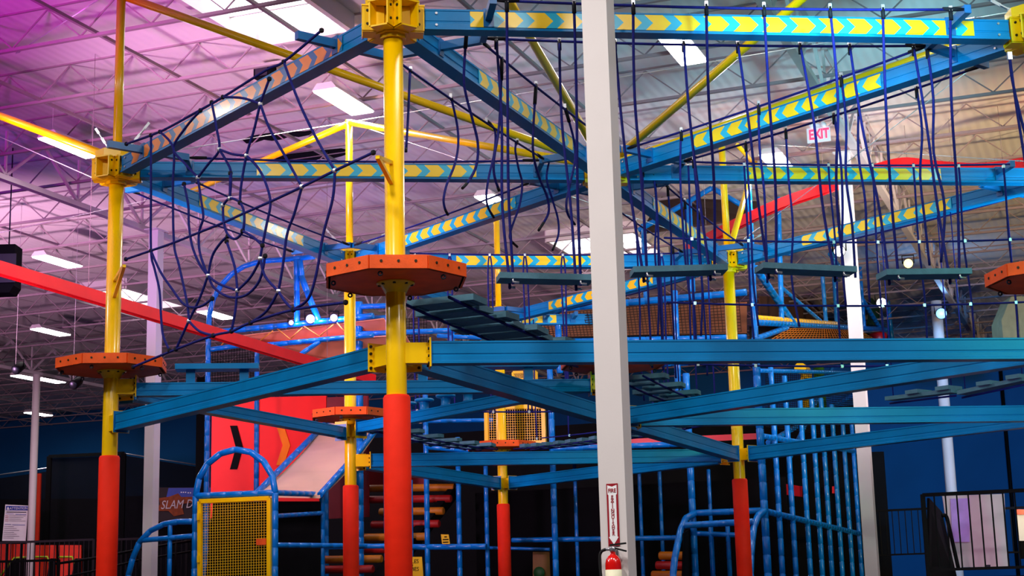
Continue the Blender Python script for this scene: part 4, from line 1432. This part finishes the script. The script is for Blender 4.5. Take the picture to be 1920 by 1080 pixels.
part(Tb, 'tunnel_ring', MB().lathe([(.2, 0), (.75, .02), (.8, .1), (.78, .5), (.2, .52)], PS(1510, 930, 1.6), 24, -BV), m_tub)
part(Tb, 'red_mat', slab([PS(1560, 925, .6), PS(1603, 932, .6), PS(1603, 918, .6), PS(1560, 912, .6)], BV, .05), M_redrail)
part(Tb, 'red_mat', slab([PS(1450, 925, 1.0), PS(1500, 932, 1.0), PS(1500, 912, 1.0), PS(1450, 905, 1.0)], BV, .05), M_redrail)
part(Tb, 'yellow_tube_bend', MB().tube(smooth_path([PS(1500, 690, .5), PS(1512, 700, .6), PS(1508, 730, .7), PS(1512, 760, .8)]), .12, 12), M_yellow)
part(Tb, 'green_tube', MB().tube([PS(1535, 690, .9), PS(1540, 765, .9)], .13, 12), mat('lime_vinyl', rgb(60, 120, 20), .6))
# entrance rails in front of the right opening
Te = thing('handrail', 'blue padded entrance rails either side of the rear right post', 'handrail', down(PF(1340, 1000, -.8)))
for xs_ in (((1262, 1085), (1268, 1035), (1276, 995), (1287, 971), (1304, 962)), ((1407, 1085), (1409, 1030), (1413, 990), (1422, 966), (1434, 957))):
    pts = [PF(x, y, -1.0 + .25 * i) for i, (x, y) in enumerate(xs_)]
    pipe(Te, [down(pts[0])] + pts, 'hoop', .058, smooth=True)
pipe(Te, [PF(1304, 962), PF(1434, 957)], 'cross_rail', .055)
pipe(Te, [PF(1284, 985, -.5), PF(1412, 978, -.5)], 'cross_rail', .055)
pipe(Te, [PF(1300, 1000, .6), PF(1400, 1004, .6)], 'cross_rail', .045)
for x in (1302, 1332, 1364): pipe(Te, [down(PF(x, 1000, .6)), PF(x, 985, .6)], 'post', .04)
part(Te, 'side_skirt', slab([down(PF(1266, 1085, -.9)), down(PF(1300, 1085, .4)), PF(1300, 985, .4), PF(1280, 1000, -.6)], BV, .02), M_black)
# rollers under the right opening
for i, (x0, x1, y, mm) in enumerate(((1236, 1290, 1042, M_rollery), (1230, 1290, 1060, M_rollerr), (1222, 1290, 1078, M_rollery))):
    p, q = PF(x0, y, .9), PF(x1, y, .9)
    single('foam_roller', MB().tube([p, p.lerp(q, .04), p.lerp(q, .96), q], [.06, .075, .075, .06], 14), mm,
           ('upper yellow foam roller at the right opening', 'red foam roller at the right opening', 'lowest yellow foam roller at the right opening')[i], 'roller', p, 'rollers at the right opening')


# --- signs on the play structure
def sign_board(name, c, label, m, normal, cat='sign', th=.01):
    t = thing(name, label, cat, sum(c, V3()) / 4)
    part(t, 'board', slab(c, normal, th), m)
    return t


c = [PF(757, 1085, -.12), PF(794, 1085, -.12), PF(791, 1044, -.12), PF(757, 1044, -.12)]
t = sign_board('rules_sign', c, 'yellow rules sign beside the front post padding', M_signyel, BU)
for txt, y, s in (('RULES', 1053, .1), ('IN', 1060, .055), ('TUBES', 1067.5, .1)):
    lettering(t, txt, s, M_black, PF(772, y, -.125), BV, EZ)
c = [PF(829, 1020, -.1), PF(843.5, 1020, -.1), PF(841, 1002, -.1), PF(826.5, 1002, -.1)]
t = sign_board('notice_sign', c, 'small yellow notice hanging in the dark frame', M_signyel, BU)
for y, wd_ in ((1006.5, .05), (1011.5, .11), (1016.5, .11)):
    part(t, 'printed_line', MB().box(PF(835.5, y, -.108), wd_, .004, .018, BV, BU), M_black)
c = [PF(999, 1090, 1.0), PF(1032, 1090, 1.0), PF(1030, 1035, 1.0), PF(999, 1035, 1.0)]
t = sign_board('picture_panel', c, 'dim ochre panel low beside the farthest post', mat('ochre_panel', rgb(120, 74, 10), .6), BU)
part(t, 'green_patch', MB().lathe([(.01, 0), (.11, .002), (.11, .012), (.01, .014)], PF(1011, 1074, .97), 12, -BU), mat('green_print', rgb(10, 70, 20), .6))

# --- fire extinguisher and its sign on the near column
fo = P_col - BU * .1                                # front face of the column
fn = -BU


def FC(px, py, out=.004):
    return on_plane(px, py, fo + fn * out, fn)


t = thing('fire_sign', 'tall red and white fire extinguisher sign on the white column', 'sign', FC(1149, 965))
cx = FC(1149.5, 965); hgt = (FC(1147, 907) - FC(1152, 1024)).length; wid = .086
part(t, 'plate', MB().box(cx, wid, .004, hgt, BV, BU), M_signred)
h2, w2 = hgt / 2, wid / 2
poly = [(-w2 * .8, h2 * .86), (0, h2 * .93), (w2 * .8, h2 * .86), (w2 * .8, h2 * .66), (w2 * .6, h2 * .64), (w2 * .62, -h2 * .7), (w2 * .85, -h2 * .68), (0, -h2 * .96), (-w2 * .85, -h2 * .68), (-w2 * .62, -h2 * .7), (-w2 * .6, h2 * .64), (-w2 * .8, h2 * .66)]
poly = [(-w2 * .82, h2 * .95), (0, h2 * .9), (w2 * .82, h2 * .95), (w2 * .82, h2 * .66), (w2 * .66, h2 * .63), (w2 * .66, -h2 * .7), (w2 * .84, -h2 * .72), (0, -h2 * .95), (-w2 * .84, -h2 * .72), (-w2 * .66, -h2 * .7), (-w2 * .66, h2 * .63), (-w2 * .82, h2 * .66)]
part(t, 'white_arrow', MB().prism(poly, cx + fn * .002, BV, EZ, fn, .002), M_sign)
lettering(t, 'FIRE', .04, M_signred, cx + EZ * h2 * .77 + fn * .0045, BV, EZ, name='word_fire', bold=.0006, sx=.82)
for i, ch in enumerate('EXTINGUISHER'):
    lettering(t, ch, .034, M_signred, cx + EZ * (h2 * .56 - i * h2 * 1.18 / 11) + fn * .0045, BV, EZ, name='letter', bold=.0006)
t = thing('fire_extinguisher', 'red fire extinguisher with black handle hanging on the white column', 'fire extinguisher', FC(1150, 1140))
ec = FC(1150, 1060, .085)
e0 = V3((ec.x, ec.y, FC(1150, 1054).z))              # shoulder of the cylinder
part(t, 'cylinder', MB().lathe([(.045, -.44), (.058, -.43), (.058, -.02), (.052, .015), (.036, .04), (.02, .052), (.018, .075)], e0, 24), M_extred)
part(t, 'paper_label', MB().lathe([(.0588, -.24), (.0592, -.24), (.0592, -.055), (.0588, -.055)], e0, 24), M_paper)
part(t, 'valve', MB().lathe([(.02, .07), (.024, .078), (.024, .105), (.014, .11)], e0, 12).tube([e0 + EZ * .09, e0 + EZ * .09 - BV * .05], .011, 8), M_clip)
part(t, 'gauge', MB().lathe([(.016, 0), (.016, .012), (.012, .014)], e0 + EZ * .09 + fn * .022, 12, fn), M_clip)
part(t, 'carry_handle', MB().bar(e0 + EZ * .1, e0 + EZ * .072 + BV * .1, .022, .012), M_rubber)
part(t, 'squeeze_lever', MB().bar(e0 + EZ * .118 - BV * .02, e0 + EZ * .128 + BV * .1, .022, .012), M_rubber)
part(t, 'hose', MB().tube(smooth_path([e0 + EZ * .09 - BV * .05, e0 + EZ * .075 - BV * .085, e0 + EZ * .03 - BV * .1, e0 - EZ * .1 - BV * .095, e0 - EZ * .28 - BV * .075, e0 - EZ * .34 - BV * .07]), .011, 8), M_rubber)
part(t, 'wall_hook', MB().box(e0 + EZ * .06 - fn * .045, .03, .07, .05, BV, BU), M_steel)

# --- exit sign
ex = at_y(1535, 253, 23.6)
t = thing('exit_sign', 'glowing red letter exit sign hanging under the roof at right', 'sign', ex)
part(t, 'housing', MB().box(ex, .36, .05, .235, BV, BU), M_sign)
lettering(t, 'EXIT', .22, M_exit, ex - BU * .028 + BV * .01, BV, EZ, name='lettering', sx=.7, bold=.007)
part(t, 'canopy_mount', MB().box(ex + EZ * .15, .14, .06, .05, BV, BU), M_sign)
part(t, 'stem', MB().tube([ex + EZ * .16, V3((ex.x, ex.y, ZD))], .012, 6), M_sign)
for sg in (-1, 1):
    part(t, 'emergency_head', MB().lathe([(.02, 0), (.045, .02), (.045, .07), (.03, .08)], ex + EZ * .15 + BV * sg * .09, 10, -BU), M_sign)

# ================================================================ left background: courts, railings, signs
def railing(p, q, zt, zb, label, pitch=.11, rails=2, post=True, m=None, group='black railings', z0=None):
    p, q = V3(p), V3(q); p.z = q.z = 0
    t = thing('railing', label, 'railing', p + EZ * (zb - .1), group)
    m = m or M_blackrail
    part(t, 'top_rail', MB().bar(p + EZ * zt, q + EZ * zt, .05, .045), m)
    part(t, 'bottom_rail', MB().bar(p + EZ * zb, q + EZ * zb, .04, .035), m)
    L_ = (q - p).length; n = max(2, int(L_ / pitch)); d = (q - p) / L_
    src = None
    base = t.location
    for i in range(1, n):
        c = p + d * (L_ * i / n)
        if src is None:
            b_ = MB().box((0, 0, 0), .016, .016, zt - zb)
            src = part(t, 'baluster', b_, m, local=True); src.location = V3((c.x, c.y, (zt + zb) / 2)) - base
        else:
            share(t, src, V3((c.x, c.y, (zt + zb) / 2)) - base)
    for f in (0, 1):
        c = p + d * L_ * f
        part(t, 'end_post', MB().box(V3((c.x, c.y, (zt + zb) / 2 - .04)), .05, .05, zt - zb + .1), m)
    return t


# raised decks the courts stand on
def deck(name, pts, zt, label):
    b = MB().hexa([V3((p.x, p.y, 0)) for p in pts] + [V3((p.x, p.y, zt)) for p in pts])
    return single(name, b, M_black, label, 'deck', V3((pts[0].x, pts[0].y, 0)))


zl = at_y(60, 1017, 34).z
deck('raised_deck', [at_y(-140, 1100, 33.6), at_y(352, 1100, 32), at_y(390, 1100, 53), at_y(-200, 1100, 56)], zl - 1.1, 'dark raised deck under the courts at the left')
railing(at_y(-60, 1017, 34), at_y(176, 1020, 33.4), zl, zl - 1.0, 'black railing with upright bars below the attention sign')
railing(at_y(200, 1019, 33.3), at_y(350, 1017, 32.8), at_y(60, 1017, 34).z - .02, zl - 1.0, 'black railing behind the left handrail')
p, q = at_y(-30, 1049, 30), at_y(110, 1056, 30)
zz = at_y(40, 1052, 30).z
t = railing(p, q, zz, zz - .9, 'nearer black railing at the lower left corner')
q2 = at_y(262, 1030, 31)
t = thing('handrail', 'thin black sloping handrail with violet sheen left of the entrance', 'handrail', at_y(100, 1060, 30))
part(t, 'upper_bar', MB().tube([at_y(105, 1057, 30), at_y(180, 1046, 30.4), at_y(262, 1030, 31), at_y(358, 1014, 31.5)], .025, 8), M_blackrail)
part(t, 'lower_bar', MB().tube([at_y(105, 1085, 30), at_y(180, 1070, 30.4), at_y(262, 1050, 31), at_y(358, 1034, 31.5)], .02, 8), M_blackrail)
for x, y in ((130, 1053), (200, 1042), (262, 1030), (330, 1019)):
    c = at_y(x, y, 30.6); part(t, 'post', MB().tube([c, V3((c.x, c.y, zl - 1.1))], .02, 6), M_blackrail)

# black netted court frame
t = thing('court_cage', 'black netted court cage with dark frame behind the left post', 'cage', at_y(165, 1060, 37))
FR = []
for x, y, Y in ((93, 856, 49), (232, 850, 47.5), (372, 872, 48), (-60, 870, 51)):
    c = at_y(x, y, Y); FR.append(c)
    part(t, 'post', MB().box(V3((c.x, c.y, c.z / 2)), .14, .14, c.z), M_black)
part(t, 'top_bar', MB().bar(FR[0], FR[1], .1, .1), M_black)
part(t, 'top_bar', MB().tube([FR[1], FR[2]], .02, 6), M_clip)
part(t, 'top_bar', MB().tube([FR[3] - EZ * .5, FR[0] - EZ * .35], .02, 6), M_clip)
for i, (a, b_) in enumerate(((FR[0], FR[1]), (FR[1], FR[2]), (FR[3] - EZ * .55, FR[0] - EZ * .4))):
    part(t, 'net_panel', slab([down(a, zl - 1.1), down(b_, zl - 1.1), b_ - EZ * .06, a - EZ * .06], BU, .01), M_net, 'fine black netting')
part(t, 'dark_pad', slab([at_y(-80, 1090, 52), at_y(190, 1090, 51.5), at_y(190, 935, 51.5), at_y(-80, 937, 52)], BU, .05), M_black)
part(t, 'dark_pad', slab([at_y(232, 1090, 50.5), at_y(395, 1090, 50.5), at_y(395, 930, 50.5), at_y(232, 930, 50.5)], BU, .05), M_black)
part(t, 'upper_post', MB().box(at_y(378, 815, 46), .28, .25, 3.4), M_black)
# slam dunk banner
SB = lambda x, y, o=0: at_y(x, y, 47.2 - o)
t = thing('banner', 'dim orange and blue court banner with italic white lettering', 'banner', SB(335, 950))
part(t, 'cloth', slab([SB(270, 978), SB(420, 978), SB(420, 914), SB(270, 914)], (0, 1, 0), .02), mat('dark_banner', rgb(38, 24, 30), .8))
part(t, 'blue_band', slab([SB(312, 932, .03), SB(420, 931, .03), SB(420, 914, .03), SB(316, 915, .03)], (0, 1, 0), .01), M_signblue)
for i, (pts, cl_) in enumerate((([(282, 958), (300, 946), (298, 934), (318, 931), (334, 925), (340, 932), (372, 931), (376, 940), (340, 945), (345, 964), (326, 968), (316, 958)], rgb(128, 54, 12)),)):
    w3 = [SB(x, y, .045) for x, y in pts]
    b_ = MB(); n_ = V3((0, .01, 0)); k_ = len(w3)
    b_._add(w3 + [q + n_ for q in w3], [tuple(range(k_)), tuple(range(2 * k_ - 1, k_ - 1, -1))] + [(i_, (i_ + 1) % k_, k_ + (i_ + 1) % k_, k_ + i_) for i_ in range(k_)])
    part(t, 'paint_splash', b_, mat('orange_splash', cl_, .8, var=.35, vscale=8), 'orange splash print')
lettering(t, 'SLAM DUNK', .36, mat('dim_white_print', rgb(196, 186, 192), .8), SB(350, 945.5, .07), (1, 0, .02), EZ, shear=.25, sx=.78)
for x in (340, 344, 348, 353, 357): part(t, 'small_mark', MB().box(SB(x, 923 + (x % 2), .05), .035, .006, .03), M_sign)

# attention sign
AT = lambda x, y, o=0: at_y(x, y, 46.2 - o)
t = thing('notice_board', 'white attention rules board beside the thin round column', 'sign', AT(30, 1013))
part(t, 'board', slab([AT(4, 1014), AT(48, 1014), AT(53, 948), AT(10, 946)], (0, 1, 0), .02), M_sign)
part(t, 'header_band', slab([AT(11, 956.5, .02), AT(52, 957, .02), AT(52.6, 949.5, .02), AT(11.5, 948.5, .02)], (0, 1, 0), .01), M_signblue)
lettering(t, 'ATTENTION', .1, M_sign, AT(35, 953.3, .04), (1, 0, -.02), EZ, sx=.95)
part(t, 'warning_mark', slab([AT(12.5, 955.5, .03), AT(17.5, 955.7, .03), AT(16, 950.5, .03), AT(14, 950.5, .03)], (0, 1, 0), .005), M_sign)
for x0, x1, y, mm, th_ in [(12, 49, 960, M_rubber, .022), (29, 49, 964.5, M_signblue, .014), (23, 47, 984, M_signblue, .014), (11, 26, 963.5, M_signblue, .01), (9, 21, 983, M_signblue, .012)] + \
        [(10 - i * .3, 16, 967 + i * 3.2, M_signred, .012) for i in range(4)] + [(17, 48 - (i % 3) * 4, 967 + i * 3.2, M_steel, .008) for i in range(4)] + \
        [(8 - i * .35, 26 + (i % 3) * 5, 987 + i * 3.6, M_steel, .009) for i in range(7)]:
    part(t, 'printed_line', MB().bar(AT(x0, y, .012), AT(x1, y + .3, .012), .006, th_), mm)
part(t, 'stand_leg', MB().tube([down(AT(15, 1014, -.06)), AT(15, 1000, -.06)], .03, 6), M_black)
part(t, 'stand_leg', MB().tube([down(AT(42, 1014, -.06)), AT(42, 1000, -.06)], .03, 6), M_black)

# orange pads behind the railing
OP = lambda x, y, Y=46.9: at_y(x, y, Y)
for i, (x0, x1, y0, lb) in enumerate(((-60, 56, 1020, 'orange wall pad behind the railing under the attention sign'), (66, 104, 1022, 'orange wall pad right of the thin round column foot'), (110, 152, 1022, 'orange wall pad left of the left post padding'))):
    t = thing('wall_pad', lb, 'pad', OP(x0, 1090), 'orange wall pads')
    part(t, 'cushion', slab([OP(x0, 1095), OP(x1, 1095), OP(x1, y0), OP(x0, y0)], (0, 1, 0), .1), M_orpad)
    w3 = [OP(x0 + (x1 - x0) * f, y, 46.8) for f, y in ((.45, 1090), (.75, 1046), (1.0, 1044))] if i == 0 else [OP(x0 + (x1 - x0) * f, y, 46.8) for f, y in ((0, 1044.5), (.6, 1044), (.75, 1060))]
    part(t, 'lime_line', MB().tube(w3, .03, 5), M_lime)
    part(t, 'dark_step', slab([OP(x0 + (x1 - x0) * .5, 1095, 46.75), OP(x1, 1095, 46.75), OP(x1, 1047, 46.75), OP(x0 + (x1 - x0) * .74, 1047, 46.75)], (0, 1, 0), .03), M_black)
p = at_y(71, 1015, 46.0); q = at_y(73, 888, 46.0)
single('pad_strip', MB().box((p + q) / 2, .1, .1, (q - p).length), M_orpad, 'narrow upright orange pad strip beside the thin round column', 'pad', p)

# speaker box hung at the left edge
sp_ = at_y(8, 503, 26)
t = thing('loudspeaker', 'black loudspeaker box hanging at the left edge', 'speaker', sp_)
b_ = MB().prism([(-.3, .42), (.17, .42), (.17, -.3), (.1, -.42), (-.3, -.42)], sp_, EX, EZ, EY, .4)
part(t, 'cabinet', b_, M_black)
part(t, 'grille', MB().box(sp_ - EY * .01, .4, .02, .5), mat('speaker_grille', rgb(34, 32, 44), .6))
part(t, 'hanger', MB().tube([sp_ + EZ * .42 + EY * .2, V3((sp_.x, sp_.y + .2, ZD))], .012, 6), M_steel)
for x, y, Y, lb in ((497, 137, 22, 'small black speaker box hanging from the white joist'),):
    c = at_y(x, y, Y)
    t = thing('loudspeaker', lb, 'speaker', c)
    part(t, 'cabinet', MB().box(c, .26, .22, .2, BV, BU), M_black)
    part(t, 'grille', MB().box(c - BU * .115, .2, .01, .15, BV, BU), MATS['speaker_grille'])
    part(t, 'hanger', MB().tube([c + EZ * .1, V3((c.x, c.y, ZJ + .2))], .012, 6), M_steel)

# ================================================================ right background
zr = at_y(1820, 926, 20).z
A_, B_ = at_y(1730, 930, 20), at_y(1990, 918, 19.4)
zdk = at_y(1850, 1066, 20).z
deck('raised_deck', [at_y(1655, 1080, 33), at_y(2050, 1080, 18.5), at_y(2100, 1080, 34), at_y(1680, 1080, 37)], zdk - .1, 'dark raised deck under the railings at the right')
deck('raised_deck', [at_y(1730, 1080, 19.7), at_y(1990, 1080, 19.2), at_y(1990, 1080, 24), at_y(1745, 1080, 24)], zdk - .1, 'dark landing carrying the near railing at the right')
railing(A_, B_, zr, zdk, 'near black railing with upright bars in front of the white panel', .135)
# dark wedge gate beside it
t = thing('mesh_gate', 'black mesh side panel at the end of the near railing', 'gate', V3((A_.x, A_.y, zdk)))
g = [at_y(1738, 1086, 20.1), at_y(1790, 1082, 21.5), at_y(1762, 960, 21.5), at_y(1738, 934, 20.1)]
part(t, 'panel', slab(g, BV, .03), M_black)
part(t, 'slanted_bar', MB().tube(smooth_path([at_y(1766, 967, 20.3), at_y(1774, 968, 20.3), at_y(1780, 990, 20.3), at_y(1797, 1066, 20.3)]), .025, 8), M_blackrail)
# white panel
t = thing('white_panel', 'tall pinkish white panel standing behind the near railing', 'panel', at_y(1830, 1064, 21.5))
g = [at_y(1787, 1064, 21.5), at_y(1890, 1062, 21.2), at_y(1883, 926, 21.2), at_y(1768, 930, 21.5)]
part(t, 'face', slab(g, (0, 1, 0), .04), M_pinkwhite)
g2 = [at_y(1786, 1016, 21.44), at_y(1818, 1016, 21.36), at_y(1818, 934, 21.36), at_y(1782, 935, 21.44)]
part(t, 'lilac_patch', slab(g2, (0, 1, 0), .01), mat('lilac_print', rgb(196, 150, 240), .6))
part(t, 'small_print', MB().box(at_y(1852, 1061, 21.2), .07, .01, .03), M_steel)
# far railing and the notice at the edge
zf = at_y(1690, 957, 34).z
railing(at_y(1636, 957, 34), at_y(1745, 954, 33.5), zf, at_y(1690, 1040, 34).z, 'far black railing in front of the navy wall at right', .13)
railing(at_y(1880, 953, 30), at_y(1990, 952, 29.6), at_y(1890, 953, 30).z, at_y(1890, 1036, 30).z, 'far black railing at the right edge', .13)
g = [at_y(1911, 1014, 27), at_y(1945, 1014, 27), at_y(1942, 955, 27), at_y(1906, 955, 27)]
t = thing('notice_board', 'white notice with red top at the right picture edge', 'sign', g[0])
part(t, 'board', slab(g, (0, 1, 0), .02), M_sign)
part(t, 'red_header', slab([at_y(1906.6, 965, 26.97), at_y(1943, 965, 26.97), at_y(1942, 955, 26.97), at_y(1906, 955, 26.97)], (0, 1, 0), .01), M_extred)
part(t, 'foot', MB().box((g[0] + g[1]) / 2 - EZ * .15, .3, .1, .3), M_black)
# tall dark screen left of the far railing, cream duct at the right edge
g0 = down(at_y(1649, 1040, 36)); g1 = at_y(1649, 848, 36)
single('dark_screen', MB().box((g0 + g1) / 2, .3, .3, (g1 - g0).length), M_black, 'tall narrow dark screen right of the square column', 'screen', g0)
dc_ = at_y(1912, 603, 36)
t = thing('duct', 'cream box duct under the roof at the right edge', 'duct', dc_)
b_ = MB().prism([(-.42, -.42), (.9, -.42), (.9, .6), (-.15, .6), (-.42, .05)], dc_, EX, EZ, EY, .8)
part(t, 'casing', b_, mat('cream_duct_paint', rgb(150, 138, 96), .8))
part(t, 'flange', MB().box(dc_ + EY * -.02 + EZ * .02, .06, .04, .9), MATS['cream_duct_paint'])
